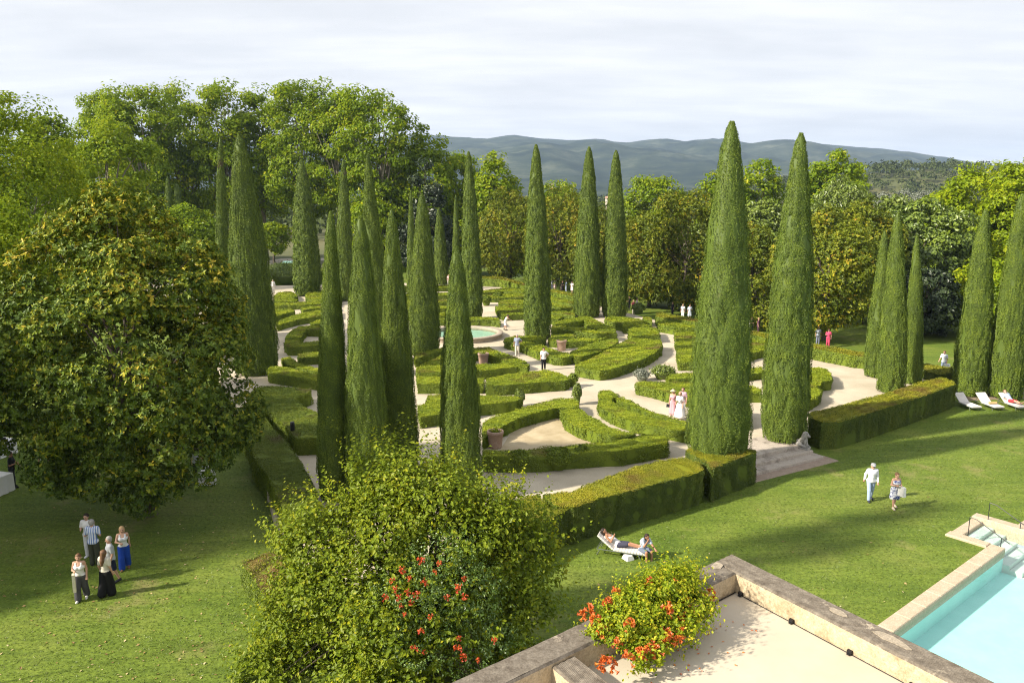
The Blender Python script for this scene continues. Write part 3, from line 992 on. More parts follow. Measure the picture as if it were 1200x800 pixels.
# ================================================================== light, sky, camera
SUN_AZ, SUN_EL = R(69 + 180), R(33)        # the light travels towards azimuth 69 degrees (from +Y towards +X)
w = bpy.data.worlds.new('World')
SC.world = w
w.use_nodes = True
nt = w.node_tree
nt.nodes.clear()
wo = nt.nodes.new('ShaderNodeOutputWorld')
bg = nt.nodes.new('ShaderNodeBackground')
bg.inputs['Strength'].default_value = .10
sky = nt.nodes.new('ShaderNodeTexSky')
sky.sky_type = 'NISHITA'
sky.sun_disc = False
sky.sun_elevation = SUN_EL
sky.sun_rotation = SUN_AZ
tc = nt.nodes.new('ShaderNodeTexCoord')
sx = nt.nodes.new('ShaderNodeSeparateXYZ')
nt.links.new(tc.outputs['Generated'], sx.inputs[0])
zc = math_node(nt, 'MAXIMUM', sx.outputs[2], 0.0)
den = math_node(nt, 'ADD', zc, .10)
cv = nt.nodes.new('ShaderNodeCombineXYZ')
nt.links.new(math_node(nt, 'DIVIDE', sx.outputs[0], den), cv.inputs[0])
nt.links.new(math_node(nt, 'DIVIDE', sx.outputs[1], den), cv.inputs[1])


def wnoise(scale, detail, off, sxy):
    mp = nt.nodes.new('ShaderNodeMapping')
    mp.inputs['Scale'].default_value = sxy
    mp.inputs['Location'].default_value = off
    nt.links.new(cv.outputs[0], mp.inputs[0])
    n = nt.nodes.new('ShaderNodeTexNoise')
    n.inputs['Scale'].default_value = scale
    n.inputs['Detail'].default_value = detail
    n.inputs['Roughness'].default_value = .55
    nt.links.new(mp.outputs[0], n.inputs['Vector'])
    return n.outputs['Fac']


tone = ramp(nt, [(.28, (3.45, 3.52, 3.68)), (.48, (4.45, 4.46, 4.52)), (.64, (5.05, 5.03, 5.0))])
nt.links.new(wnoise(.85, 6, (3.1, 7.7, 0), (.75, 1.1, 1)), tone.inputs[0])
wisp = ramp(nt, [(.42, (0, 0, 0)), (.62, (1, 1, 1))])
nt.links.new(wnoise(2.3, 7, (1.3, 2.2, 0), (.6, 2.0, 1)), wisp.inputs[0])
cl = mixc(nt, math_node(nt, 'MULTIPLY', wisp.outputs[0], .45), tone.outputs[0], (3.7, 3.76, 3.92))
cov = ramp(nt, [(.0, (1, 1, 1)), (.30, (.95, .95, .95)), (.55, (.85, .85, .85)), (1, (.80, .80, .80))])
nt.links.new(zc, cov.inputs[0])
nt.links.new(mixc(nt, cov.outputs[0], sky.outputs[0], cl), bg.inputs[0])
nt.links.new(bg.outputs[0], wo.inputs[0])

sl = bpy.data.lights.new('sun', 'SUN')
sl.energy = 4.1
sl.angle = R(1.8)
sl.color = (1.0, .915, .765)
so = bpy.data.objects.new('sun', sl)
COL.objects.link(so)
dirv = Vector((math.sin(R(69)) * math.cos(SUN_EL), math.cos(R(69)) * math.cos(SUN_EL), -math.sin(SUN_EL)))
so.rotation_euler = dirv.to_track_quat('-Z', 'Y').to_euler()
so.location = (-60, -20, 60)

cd = bpy.data.cameras.new('camera')
cd.sensor_width = 36
cd.lens = 36 * F_PX / 1200
cd.clip_start = .3
cd.clip_end = 30000
cam = bpy.data.objects.new('camera', cd)
COL.objects.link(cam)
cam.location = (0, 0, CAM_H)
cam.rotation_euler = (math.pi / 2 - PITCH, 0, 0)
SC.camera = cam
vs = SC.view_settings
vs.view_transform = 'Standard'
vs.look = 'None'
vs.gamma = 1
vs.exposure = 1.19
vs.use_curve_mapping = False
SC.cycles.max_bounces = 6
SC.cycles.diffuse_bounces = 3
SC.cycles.glossy_bounces = 2
SC.cycles.transmission_bounces = 3
SC.cycles.transparent_max_bounces = 8
SC.cycles.volume_bounces = 0
SC.cycles.caustics_reflective = False
SC.cycles.caustics_refractive = False
SC.cycles.filter_width = 1.1
SC.cycles.use_denoising = True
SC.cycles.denoiser = 'OPENIMAGEDENOISE'
SC.cycles.denoising_input_passes = 'RGB_ALBEDO_NORMAL'
SC.cycles.denoising_prefilter = 'NONE'
SC.cycles.sample_clamp_indirect = 4

# ================================================================== the ground
FIELD = solid('far_fields', (.075, .090, .028), 1, (.15, .135, .060), .012, 4)
lawn = MB()
lx, ly = np.meshgrid(np.linspace(-95, 110, 42), np.linspace(-12, 150, 34), indexing='ij')
lawn_poly = [(-95, -12), (110, -12), (110, 150), (-95, 150)]
# the lawn leaves room for the pool basin
P0 = np.array(G(1052, 737)); PU = unit(np.array(G(1175, 645)) - P0); PV = np.array((PU[1], -PU[0])); PK = 1.08


def pool(u, v): return tuple(P0 + (PU * u + PV * v) * PK)


def holed(b, outer, hole, z, mat=0):
    tri = tessellate_polygon([[Vector((x, y, 0)) for x, y in ccw(outer)], [Vector((x, y, 0)) for x, y in ccw(hole)[::-1]]])
    pts = ccw(outer) + ccw(hole)[::-1]
    T = []
    for t in tri:
        a, c, d = (pts[i] for i in t)
        T.append(tuple(t) if (c[0] - a[0]) * (d[1] - a[1]) - (d[0] - a[0]) * (c[1] - a[1]) > 0 else tuple(t[::-1]))
    b.add([(x, y, z) for x, y in pts], T, mat)
    return b


hole_poly = [pool(-9, -.2), pool(8.1, -.2), pool(8.1, -1.75), pool(10.75, -1.75), pool(10.75, -.2), pool(14, -.2), pool(14, 9), pool(-9, 9)]
holed(lawn, lawn_poly, hole_poly, .006)
gb = holed(MB(), [(-9000, -60), (9000, -60), (9000, 9000), (-9000, 9000)], hole_poly, 0)
gb.build('ground', [FIELD])['kind'] = 'structure'
lawn.build('lawn', [LAWN])['kind'] = 'structure'

# the gravel garden, half a metre above the lawn
front = [(-6.0, 24.6), (1.7, 30.8), (11.0, 37.7), (13.9, 40.4), (16.6, 42.7), (29.5, 52.5)]
back = [G(1085, 436, GZ), G(1022, 424, GZ), G(900, 398, GZ), G(768, 375, GZ), G(674, 351, GZ), G(560, 329, GZ), G(430, 333, GZ), G(230, 336, GZ), G(190, 345, GZ), G(230, 400, GZ), G(275, 470, GZ), G(300, 530, GZ), G(320, 600, GZ)]
MB().prism(front + back, -.1, GZ).build('gravel_ground', [GRAVEL])['kind'] = 'structure'
MB().prism([G(*p, GZ) for p in ((584, 530), (600, 505), (655, 480), (700, 520), (690, 526), (610, 534))], GZ - .05, GZ + .004).build('sand_bed', [SAND])['kind'] = 'structure'

# worn strips of far lawn paths
PATHM = solid('path_gravel', (.34, .29, .22), .95, (.42, .37, .28), 1)
MB().prism([G(*p) for p in ((150, 333), (330, 303), (480, 301), (480, 304), (335, 306), (170, 342))], -.05, .012).build('path', [PATHM])['kind'] = 'structure'
MB().prism([G(*p) for p in ((1120, 458), (1215, 447), (1215, 466), (1130, 470))], -.05, .012).build('path', [solid('bare_earth', (.20, .15, .10), 1, (.29, .23, .16), 3)])['kind'] = 'structure'

# ================================================================== hills
ridge_px = [-700, -300, 0, 200, 420, 535, 570, 600, 640, 670, 700, 725, 745, 765, 800, 835, 880, 920, 960, 1010, 1060, 1100, 1140, 1200, 1300, 1500, 2000]
ridge_y = [176, 172, 176, 170, 168, 165, 166, 162, 166, 168, 166, 171, 169, 166, 169, 166, 172, 169, 172, 177, 181, 187, 193, 200, 206, 207, 207]
b = MB()
nx, ny = 260, 46
PX = np.linspace(-700, 2000, nx)
YY = np.linspace(1350, 7400, ny)
V = np.zeros((nx, ny, 3))
wv1, wv2, wv3 = Wave(900, seed=3), Wave(330, seed=4), Wave(2200, seed=5)
for i, px in enumerate(PX):
    zr = at(px, np.interp(px, ridge_px, ridge_y), 5600)[2]
    for k_, Y in enumerate(YY):
        x = at(px, HORIZON, Y)[0]
        s = np.clip((Y - 1400) / 4200, 0, 1)
        s = s * s * (3 - 2 * s)
        if Y > 5600: s = 1 - ((Y - 5600) / 1800) ** 1.4 * .9
        p_ = np.array((x, Y, 0))
        er = (wv1(p_) * .5 + wv2(p_) * .3) * (1 - abs(2 * s - 1) ** 2) * .10
        foot = 22 * math.exp(-((px - 700) / 110) ** 2 - ((Y - 3400) / 420) ** 2) + 18 * math.exp(-((px - 900) / 120) ** 2 - ((Y - 3700) / 500) ** 2) + 14 * math.exp(-((px - 560) / 80) ** 2 - ((Y - 3100) / 350) ** 2)
        V[i, k_] = (x, Y, max(-2, zr * (s + er)) + foot)
F = [(i * ny + j, (i + 1) * ny + j, (i + 1) * ny + j + 1, i * ny + j + 1) for i in range(nx - 1) for j in range(ny - 1)]
b.add(V.reshape(-1, 3), F, 0, .5, True)
m, nt, out = new_mat('forested_hill')
bs = nt.nodes.new('ShaderNodeBsdfPrincipled')
bs.inputs['Roughness'].default_value = 1
bs.inputs['Specular IOR Level'].default_value = 0
r1 = ramp(nt, [(.38, (.014, .024, .016)), (.52, (.036, .050, .028)), (.68, (.10, .11, .072))])
nt.links.new(noise(nt, .006, 8, .7), r1.inputs[0])
r2 = ramp(nt, [(.66, (0, 0, 0)), (.74, (1, 1, 1))])
nt.links.new(noise(nt, .0035, 7, .65), r2.inputs[0])
nt.links.new(mixc(nt, math_node(nt, 'MULTIPLY', r2.outputs[0], .7), r1.outputs[0], (.24, .23, .18)), bs.inputs['Base Color'])
nt.links.new(bs.outputs[0], out.inputs[0])
b.build('hills', [m])['kind'] = 'structure'

# a wooded rise on the right, in front of the hills
b = MB()
ang = np.linspace(0, 2 * np.pi, 60, endpoint=False)
kx, ky = at(1090, 208, 760)[:2]
KN = lambda x, y: 37 * np.exp(-((x - kx) / 190) ** 2 - ((y - ky) / 110) ** 2)
gx, gy = np.meshgrid(np.linspace(kx - 480, kx + 480, 50), np.linspace(ky - 280, ky + 280, 30), indexing='ij')
b.add(np.stack((gx, gy, KN(gx, gy) - .6), -1).reshape(-1, 3), [(i * 30 + j, (i + 1) * 30 + j, (i + 1) * 30 + j + 1, i * 30 + j + 1) for i in range(49) for j in range(29)], 0, .5, True)
b.build('knoll', [FIELD])['kind'] = 'structure'

# the far wood in the valley: one mass nobody could count
b = MB()
n = 4600
Yv = 235 * (1900 / 235) ** RNG.random(n)
pxv = RNG.uniform(-120, 1320, n)
xv = np.array([at(p, 208, y)[0] for p, y in zip(pxv, Yv)])
xv = np.concatenate((xv, kx + RNG.normal(size=1100) * 230)); Yv = np.concatenate((Yv, ky - 60 + RNG.normal(size=1100) * 80))
zz = KN(xv, Yv)
clump = Wave(220, seed=8)(np.column_stack((xv, Yv, 0 * xv)))
near_open = (Yv > 230) & (clump < -.35) & (zz < 3)
keep = ~near_open
xv, Yv, zz = xv[keep], Yv[keep], zz[keep]
n = len(xv)
rad = RNG.uniform(2.2, 4.6, n) * (1 + .0004 * Yv)
hh = rad * RNG.uniform(1.2, 2.0, n)
tn = np.clip(.4 + RNG.normal(size=n) * .22, 0, 1)
per = 46
ci = np.repeat(np.arange(n), per)
D = rdir(n * per)
D[:, 2] = np.abs(D[:, 2])
P = np.column_stack((xv, Yv, zz + hh * .42))[ci] + D * np.column_stack((rad, rad, hh * .62))[ci] * (.75 + .3 * RNG.random((n * per, 1)))
sz = (.42 * rad)[ci] * RNG.uniform(.7, 1.3, n * per)
b.leaves(P, D + RNG.normal(size=D.shape) * .4, rdir(n * per), sz, sz * .8, 0, np.clip(tn[ci] + RNG.normal(size=n * per) * .12, 0, 1))
b.build('far_wood', [WOOD])['kind'] = 'stuff'

# the air: pale haze over the whole valley
m, nt, out = new_mat('haze')
pv = nt.nodes.new('ShaderNodeVolumePrincipled')
pv.inputs['Color'].default_value = (.54, .71, 1.0, 1)
pv.inputs['Density'].default_value = .00009
pv.inputs['Anisotropy'].default_value = .0
nt.links.new(pv.outputs[0], out.inputs['Volume'])
HZ = (-9300, -90, -3, 9300, 9300, 520)
b = MB().box(((HZ[0] + HZ[3]) / 2, (HZ[1] + HZ[4]) / 2, (HZ[2] + HZ[5]) / 2), (HZ[3] - HZ[0], HZ[4] - HZ[1], HZ[5] - HZ[2]))
b.build('haze', [m])['kind'] = 'stuff'

# ================================================================== hedges of the parterre
NEAR = 'low clipped hedges of the parterre'
H_ = lambda label, *pts, **k: hedge(label, pts, **k)
H_('box hedge behind the nearest terracotta pot, left arm of the sandy triangle', (565, 494), (575, 488), (597, 481), (627, 472), (645, 468), (655, 466), (672, 466), (679, 470), (680, 477), (653, 477.5), (630, 483), (610, 489), (590, 499), (566, 513))
H_('curved box hedge closing the right side of the sandy triangle', (655, 478.5), (681, 478), (690, 485), (703, 492), (715, 499), (730, 504), (747, 506), (738, 512), (728, 512.5), (700, 507), (675, 499), (661, 491))
H_('long uneven front hedge between the sandy triangle and the grey path', (564, 526), (600, 527), (650, 522), (697, 518), (740, 512.5), (752, 507), (770, 508), (785, 512), (784, 518), (765, 521.5), (745, 525), (727, 528), (700, 529), (660, 532), (640, 534), (600, 535.5), (566, 534), h=.85, gaps=.35, jit=.06)
H_('patchy front one of two parallel curved hedges left of the biggest cypress', (702, 457), (715, 456), (727, 463), (716, 467), (720, 471), (735, 479), (755, 486), (775, 491), (800, 496), (820, 500), (820, 508), (800, 505), (780, 501), (760, 498), (740, 493), (722, 487), (708, 480), (700, 474), gaps=.45, jit=.055)
H_('rear one of two parallel curved hedges beside the two strolling women', (728, 464), (741, 469), (755, 477), (770, 483), (790, 489), (815, 495), (815, 499), (795, 494), (775, 488), (755, 482), (735, 474), (720, 467), h=.6, gaps=.3)
H_('pointed hedge behind the two strolling women', (744, 448), (752, 446), (806, 447), (850, 449), (880, 451), (893, 455), (893, 460), (880, 460), (850, 464), (806, 465), (790, 462), (775, 458), (765, 455), (745, 451))
H_('thin hedge behind the pointed hedge, right of the small grey shrubs', (780, 441), (788, 437), (806, 436), (850, 434), (893, 429), (896, 436), (860, 441), (806, 443), (783, 444), h=.55)
H_('broad low hedge right of the white path, running behind the biggest cypress', (792, 409), (840, 405), (877, 396), (898, 397), (915, 400), (915, 408), (898, 409), (877, 415), (845, 424), (795, 424.5))
H_('second low hedge back along the right edge of the white path', (791, 400), (850, 397), (850, 404), (791, 404.5), h=.55)
H_('third low hedge back along the right edge of the white path', (790, 389), (850, 386), (850, 394), (791, 396.5), h=.55)
H_('fourth low hedge back along the right edge of the white path', (789, 383), (850, 379), (850, 385), (790, 387.5), h=.5)
H_('short bent hedge at the far end of the white path', (770, 376), (780, 375), (797, 378), (820, 381), (820, 384), (789, 383), (770, 379.5), h=.8)
H_('rounded hedge head right of the pair of big cypresses, before the gravel circle', (900, 430), (925, 430), (960, 429.5), (970, 432), (975, 438), (976, 445), (965, 446.5), (962, 452), (940, 455), (900, 452), h=.75, gaps=.1)
H_('lower lumpy hedge tucked under the rounded hedge head', (905, 456), (930, 455), (955, 452.5), (963, 457), (963, 462), (955, 466.5), (948, 470), (930, 472), (905, 470), h=.7, gaps=.3)
H_('small hedge glimpsed between the two biggest cypresses', (862, 472), (880, 474), (881, 480), (879, 490), (862, 492))
H_('broad flat hedge with a rounded right end in the middle of the garden', (569, 443), (590, 438), (610, 436), (630, 433.5), (642, 433), (655, 436), (665, 440), (669, 444), (662, 446), (650, 446.5), (620, 449), (590, 451), (569, 451.5), h=.75)
H_('flat hedge left of the broad rounded one, behind the slim front cypress', (488, 440), (556, 441), (568, 442.5), (567.5, 449), (488, 449.5), h=.75)
H_('kinked hedge behind the slim front cypress with a ragged right tip', (500, 462), (560, 462), (605, 463), (613, 466), (607, 469), (590, 472), (562, 474), (540, 480), (516, 484.5), (492, 488.5), (488, 475), (499, 471), h=.75)
H_('back arm of the hedge wedge nearest the fountain', (522, 413), (535, 410), (555, 407), (573, 406), (585, 411), (600, 416), (619, 423.5), (612, 425), (607, 424.5), (590, 423), (580, 418), (562, 412.5), (545, 418), (537, 419))
H_('front arm of the hedge wedge nearest the fountain', (487, 430), (505, 421), (520, 414.5), (536, 420.5), (545, 423), (556, 426), (590, 425), (608, 425.5), (621, 426), (619, 430), (607, 429.5), (590, 431), (570, 434), (540, 436), (487, 436))
H_('short hedge beside the foot of the cypress left of the fountain', (484, 413), (500, 411), (520, 406), (522, 410), (500, 416), (486, 421))
H_('hedge arm with a ragged corner in front of the lone tall cypress', (591, 396), (604, 392.5), (640, 394), (640, 397), (618, 399.5), (634, 403), (645, 407), (655, 411), (666, 412.5), (672, 417), (660, 419), (648, 418), (635, 414), (622, 409), (610, 404), (600, 402), (590, 399))
H_('right arm of the hedge around the small pot by the lone tall cypress', (667, 412), (678, 407), (690, 402), (700, 399), (712, 397), (725, 396.5), (726, 400), (718, 405), (705, 411), (690, 415), (680, 418), (673, 418))
H_('thin hedge behind the small pot by the lone tall cypress', (642, 395.5), (680, 396), (712, 395.5), (708, 397.5), (690, 399.5), (660, 400), (642, 398.5), h=.65)
H_('back arm of the upper hedge triangle right of the lone tall cypress', (646, 378), (660, 374), (685, 370), (692, 371), (712, 381), (722, 384), (722, 387), (700, 386), (688, 382), (684, 375), (650, 380))
H_('front arm of the upper hedge triangle right of the lone tall cypress', (646, 381.5), (680, 382.5), (699, 386.8), (722, 388), (724, 391.5), (700, 390.5), (680, 388.5), (655, 386), (646, 388))
H_('low stub of hedge at the right foot of the lone tall cypress', (645, 392), (672, 391), (676, 393.5), (645, 394.6), h=.5)
H_('big crescent hedge left of the white path', (673, 427.5), (683, 423), (700, 415), (712, 409), (725, 402), (735, 397), (745, 395.5), (760, 397), (775, 398.5), (777, 402), (776, 406), (768, 413), (755, 420), (740, 425), (725, 430), (712, 433), (703, 434), (690, 432), (673, 429), h=.8)
H_('hedge block just behind the big crescent hedge', (736, 384), (768, 383), (772, 387), (774, 392), (757, 392.5), (740, 393.5), (736, 391), h=.8)
H_('sunlit flat hedge at the foot of the dark cypress pair', (709, 371.5), (720, 370), (735, 371), (750, 373), (762, 379), (764, 381.5), (748, 381.5), (730, 382), (728, 379), (715, 377), (708, 374), h=.8)
H_('small block of hedge right of the dark cypress pair', (752, 370.5), (763, 371.5), (765, 376), (757, 375), h=.7)
H_('topmost thin hedge row of the far stack beside the lone tall cypress', (565, 340), (590, 337), (614, 338), (645, 346), (674, 352), (674, 357), (645, 351), (614, 342), (590, 341), (565, 343), h=.6)
H_('second thin hedge row of the far stack beside the lone tall cypress', (565, 345.5), (600, 343), (614, 344), (645, 354), (674, 359.5), (674, 364), (645, 358), (614, 348), (580, 349), (565, 349), h=.6)
H_('third thin hedge row of the far stack beside the lone tall cypress', (584, 352.5), (600, 350.5), (614, 351.5), (645, 360.5), (674, 366), (674, 370), (645, 366), (614, 356), (584, 355.5), h=.55)
H_('lowest and widest hedge of the far stack beside the lone tall cypress', (580, 358.5), (600, 357.5), (618, 358.5), (645, 368), (662, 370), (655, 373.5), (645, 373), (618, 368), (590, 369), (583, 366), h=.65)
H_('curved hedge at the back rim of the fountain', (512, 371), (575, 371), (585, 373), (587, 376), (575, 374.6), (512, 374), h=.7)
for i, (y, nm) in enumerate(((334, 'farthest'), (343, 'second farthest'), (351, 'middle'), (358.5, 'second nearest'), (366, 'nearest'))):
    H_(f'{nm} of five thin hedge rows seen between cypresses behind the fountain', (474, y + .6), (505, y), (535, y - .8), (535, y + 2.6), (505, y + 3.6), (474, y + 4), h=.55)
H_('far left hedge corner beside the pale standing visitor', (326, 342), (340, 341), (347, 344), (349, 347), (343, 349), (350, 351), (345, 353), (322, 353), (320, 347), h=.6)
H_('far hedge in front of the broad back cypress', (357, 345), (362, 341.5), (376, 340), (400, 341), (400, 352), (376, 352), (365, 351), (358, 349), h=.6)
H_('long thin hedge right of the broad dark cypress, far one', (318, 355), (340, 354), (376, 352), (395, 352), (395, 355), (355, 357), (318, 358), h=.6)
H_('ragged reddish hedge right of the broad dark cypress', (318, 362.5), (340, 361), (346, 363), (345, 365), (335, 367), (325, 370), (318, 374), h=.7, gaps=.4)
H_('short thin hedge left of the four front cypresses, far back', (352, 360), (376, 357), (395, 357), (395, 360), (376, 360.5), (355, 363), h=.55)
H_('sloping hedge strip above the curved path on the left', (323, 377), (335, 372), (350, 367), (376, 362), (395, 361), (395, 368), (376, 370), (350, 374), (335, 378), (325, 381), h=.65, gaps=.25)
H_('small hedge inside the left curved path', (363, 378), (376, 373), (395, 372), (395, 378), (376, 378.5), (366, 380), h=.6)
H_('back of the horseshoe hedge beside the left curved path', (334, 396), (336, 392), (342, 386), (350, 382), (362, 381), (376, 382), (395, 383), (395, 386), (376, 386), (359, 385.5), (356, 390), (353, 395.5), h=.75)
H_('front of the horseshoe hedge beside the left curved path', (333.5, 398), (353, 397.5), (352, 401), (376, 399), (395, 399), (395, 403), (376, 403.5), (350, 406.5), (336, 407), (332, 402), h=.75)
H_('little hedge below the horseshoe hedge', (348, 415), (355, 413), (376, 411), (395, 411), (395, 417), (376, 417.5), (350, 419.5), h=.65)
H_('dark hedge strip at the right foot of the broad dark cypress', (328, 419), (340, 417), (350, 424), (370, 430), (395, 433), (395, 437), (376, 436), (355, 432), (335, 427), h=.6)
H_('thick hedge below the broad dark cypress', (312, 433), (318, 428), (330, 428.5), (345, 431), (369, 438), (395, 441), (395, 446), (369, 444.5), (350, 442), (330, 439), (314, 436.5), h=.8)
WIDE = dict(mats=[BOX_SIDE, FLAT_TOP], cover=1.3, name='clipped_hedge', group='wide flat hedges on the left of the garden')
H_('wide flat hedge plateau with a notch, beside the black garden lamp', (300, 452.5), (320, 451.5), (348, 453), (366, 454.5), (366, 457.5), (357, 462), (347, 466), (350, 469), (356, 475), (369, 481), (395, 486), (395, 513), (372, 513), (346, 514), (340, 507), (330, 496), (315, 482), (300, 468), (292, 459.5), h=.95, **WIDE)
H_('wide flat boundary hedge between the shaded lawn and the lamp path', (283, 472), (291, 471), (305, 482), (322, 501), (345, 526), (362, 553), (372, 575), (376, 606), (335, 606), (311, 556), (297, 537), (285, 503), h=1.35, gz=.05, **WIDE)

# the tall hedges round the garden
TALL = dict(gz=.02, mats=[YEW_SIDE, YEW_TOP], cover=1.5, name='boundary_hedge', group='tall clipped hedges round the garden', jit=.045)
H_('tall yellow-topped hedge behind the two sunbathers on their lounger', (634, 578), (655, 575.5), (667, 575), (690, 565), (720, 554), (745, 545), (775, 538), (800, 535), (822, 541), (827, 550), (812, 556), (780, 564), (740, 575), (700, 585), (673, 595), (650, 594), h=1.6, **TALL)
H_('lower left end of the tall yellow-topped hedge, behind the leafy tree', (560, 602), (585, 592), (610, 582), (632, 577.5), (647, 594.5), (671, 596), (645, 607), (620, 617), (590, 634), (560, 652), h=1.5, **TALL)
H_('square hedge block at the foot of the biggest cypress, beside the steps', (802, 527), (815, 520), (845, 519), (886, 526), (889, 529), (870, 536), (850, 543), (834, 550), (826, 541), h=1.65, **TALL)
H_('long hedge between the stone steps and the white loungers', (948, 482), (965, 479), (1000, 470), (1040, 459), (1080, 446), (1105, 441), (1119, 447), (1121, 450), (1100, 458), (1070, 468), (1030, 481), (985, 494), (962, 494.5), (947, 488), h=1.6, **TALL)
H_('short shaded hedge behind the trio of cypresses near the loungers', (1078, 427), (1086, 425.5), (1117, 430), (1117, 436), (1100, 439), (1078, 432), h=1.2, **TALL)
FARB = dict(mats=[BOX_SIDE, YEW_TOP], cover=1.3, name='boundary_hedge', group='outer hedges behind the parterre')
H_('yellow-topped outer hedge passing behind the biggest cypresses to the trio', (768, 367), (776, 366), (815, 373), (877, 386), (900, 390), (948, 401), (1000, 410), (1022, 414), (1022, 419), (1000, 416.5), (948, 407), (900, 396), (877, 391.5), (815, 377), (768, 371), h=1.0, **FARB)
H_('yellow-topped outer hedge behind the lone tall cypress', (563, 323), (585, 323), (614, 331), (645, 338), (676, 344.5), (676, 348), (645, 341.5), (614, 334.5), (585, 327), (563, 326), h=1.2, **FARB)
H_('high dark green hedge behind the parterre, right of the broad back cypress', (378, 308), (440, 304), (482, 303), (482, 306.5), (440, 308), (378, 312), h=2.0, gz=0, mats=[BOX_SIDE, FLAT_TOP], name='boundary_hedge', group='outer hedges behind the parterre')
H_('high dark hedge between the two left cypresses and the broad back one', (318, 318), (346, 315), (380, 313), (380, 317), (346, 320), (318, 323), h=1.9, gz=0, mats=[BOX_SIDE, FLAT_TOP], name='boundary_hedge', group='outer hedges behind the parterre')
H_('rounded hedge beside the white table far left', (228, 322), (240, 317), (262, 316), (300, 317), (300, 323), (262, 325), (240, 328), h=1.8, gz=0, mats=[BOX_SIDE, FLAT_TOP], name='boundary_hedge', group='outer hedges behind the parterre')
H_('brown-tinged hedge on the left lawn edge half hidden by the leafy tree', (281, 657), (300, 650), (322, 643), (345, 655), (345, 695), (318, 702), (308, 697), (296, 680), h=1.1, gz=.02, mats=[BOX_SIDE, leaf_mat('browned_leaf_top', [(0, (.08, .085, .01)), (.5, (.17, .15, .02)), (1, (.28, .19, .04))], .1, .03, .6, (.24, .13, .045), .9, .52, .7)], cover=1.4, name='boundary_hedge', group='tall clipped hedges round the garden')

# rounded shrubs clipped along the hedges
SG = 'small rounded shrubs along the hedges'
bush('round clipped shrub bulging from the front hedge, left one', 608, 551, 24, .95, name='clipped_shrub', group=SG)
bush('bigger round clipped shrub bulging from the middle of the front hedge', 653, 549, 33, .95, name='clipped_shrub', group=SG)
bush('round clipped shrub at the reddish gap of the front hedge', 681, 545, 20, .9, name='clipped_shrub', group=SG)
bush('leafy shrub at the tip of the kinked hedge by the path fork', 609, 476, 12, 1.0, mat=OLIVE, group=SG)
bush('thin grey-green sprig shrub at the apex of the sandy triangle', 676, 474, 11, 1.25, mat=OLIVE, group=SG)
bush('round shrub ending the broad flat hedge by the white path', 671, 453, 12, .85, group=SG)
bush('pale grey shrub alone on the gravel at the path fork', 752, 446, 17, .75, mat=SILVER, group=SG, loose=.25)
bush('green sprawling shrub on the gravel right of the pale grey one', 777, 444, 27, .9, mat=OLIVE, group=SG, loose=.22, squash=.6)
bush('ball shrub at the end of the far hedges beside the fountain path', 570, 358, 12, 1.1, gz=GZ, group=SG)
bush('dark ball shrub between the far hedge rows by the fountain path', 583, 352, 12, .9, gz=GZ, group=SG)
bush('tiny ball shrub at the foot of the broad dark cypress', 306, 440, 8, .8, group=SG)
bush('dark ball shrub beside the pot of the fountain wedge', 583, 425, 9, .7, group=SG)
bush('big dark shrub before the far lawn hedge', 335, 331, 42, 2.6, gz=GZ, mat=OAK, group=None, loose=.2)
bush('low rounded shrub at the right foot of the dark cypress pair', 748, 368, 15, 1.1, mat=OAK)

# ================================================================== cypresses
CG = 'clipped columnar cypresses of the garden'
cypress('slender cypress just left of the broad dark one', 262, 395, 262, 160, 19, seed=1)
cypress('broad dark cypress with a wide skirt left of the curved path', 301, 437, 279, 157, 54, seed=2)
cypress('broad cypress standing far back in front of the lawn', 361, 346, 353, 187, 34, seed=3)
cypress('pale tall cypress far behind the four front ones', 404, 352, 404, 187, 22, seed=4)
cypress('tall thin cypress rising behind the gap of the four front ones', 446, 440, 428, 181, 30, seed=5)
cypress('left one of the four close front cypresses', 391, 583, 391, 247, 38, seed=6)
cypress('thickest of the four close front cypresses', 432, 590, 423, 252, 54, seed=7)
cypress('right one of the four close front cypresses', 471, 562, 457, 245, 43, seed=8)
cypress('squat cypress at the left edge of the fountain', 498, 415, 494, 227, 37, seed=9)
cypress('thin far cypress peeking left of the squat fountain cypress', 482, 345, 482, 223, 11, seed=10)
cypress('narrow far cypress right of the squat fountain cypress', 518, 333, 513, 243, 18, seed=11)
cypress('thin far cypress half hidden by the tall one behind the fountain', 535, 334, 534, 228, 10, seed=12)
cypress('slim front cypress standing alone before the fountain', 541, 580, 534, 288, 51, seed=13)
cypress('tall cypress right behind the fountain', 554, 374, 548, 177, 26, seed=14)
cypress('lone tall cypress in the middle of the parterre', 630, 396, 627, 169, 34, seed=15)
cypress('darker left one of the far cypress pair', 688, 371, 690, 172, 33, seed=16)
cypress('right one of the far cypress pair', 720, 371, 721, 176, 32, seed=17)
cypress('biggest and nearest cypress beside the stone steps', 840, 548, 857, 141, 76, seed=18)
cypress('second biggest cypress, half shaded, right of the steps', 918, 514, 938, 155, 58, seed=19)
cypress('left one of the trio by the gravel circle', 1025, 441, 1036, 270, 25, seed=20)
cypress('middle cypress of the trio, brown and patchy', 1044, 459, 1049, 249, 34, seed=21)
cypress('short right one of the trio by the gravel circle', 1069, 449, 1071, 276, 22, seed=22)
cypress('left of the two cypresses behind the white loungers', 1136, 462, 1154, 245, 40, gz=0, seed=23)
cypress('rightmost cypress behind the white loungers', 1178, 466, 1196, 226, 40, gz=0, seed=24)
cypress('small far cypress above the golden magnolia', 183, 300, 182, 204, 14, gz=0, seed=25)
cypress('far cypress pair member with a thick foot, left of the rose bed', 203, 318, 197, 207, 17, gz=0, seed=26)
cypress('far cypress leaning beside the rose bed', 215, 312, 207, 214, 20, gz=0, seed=27)
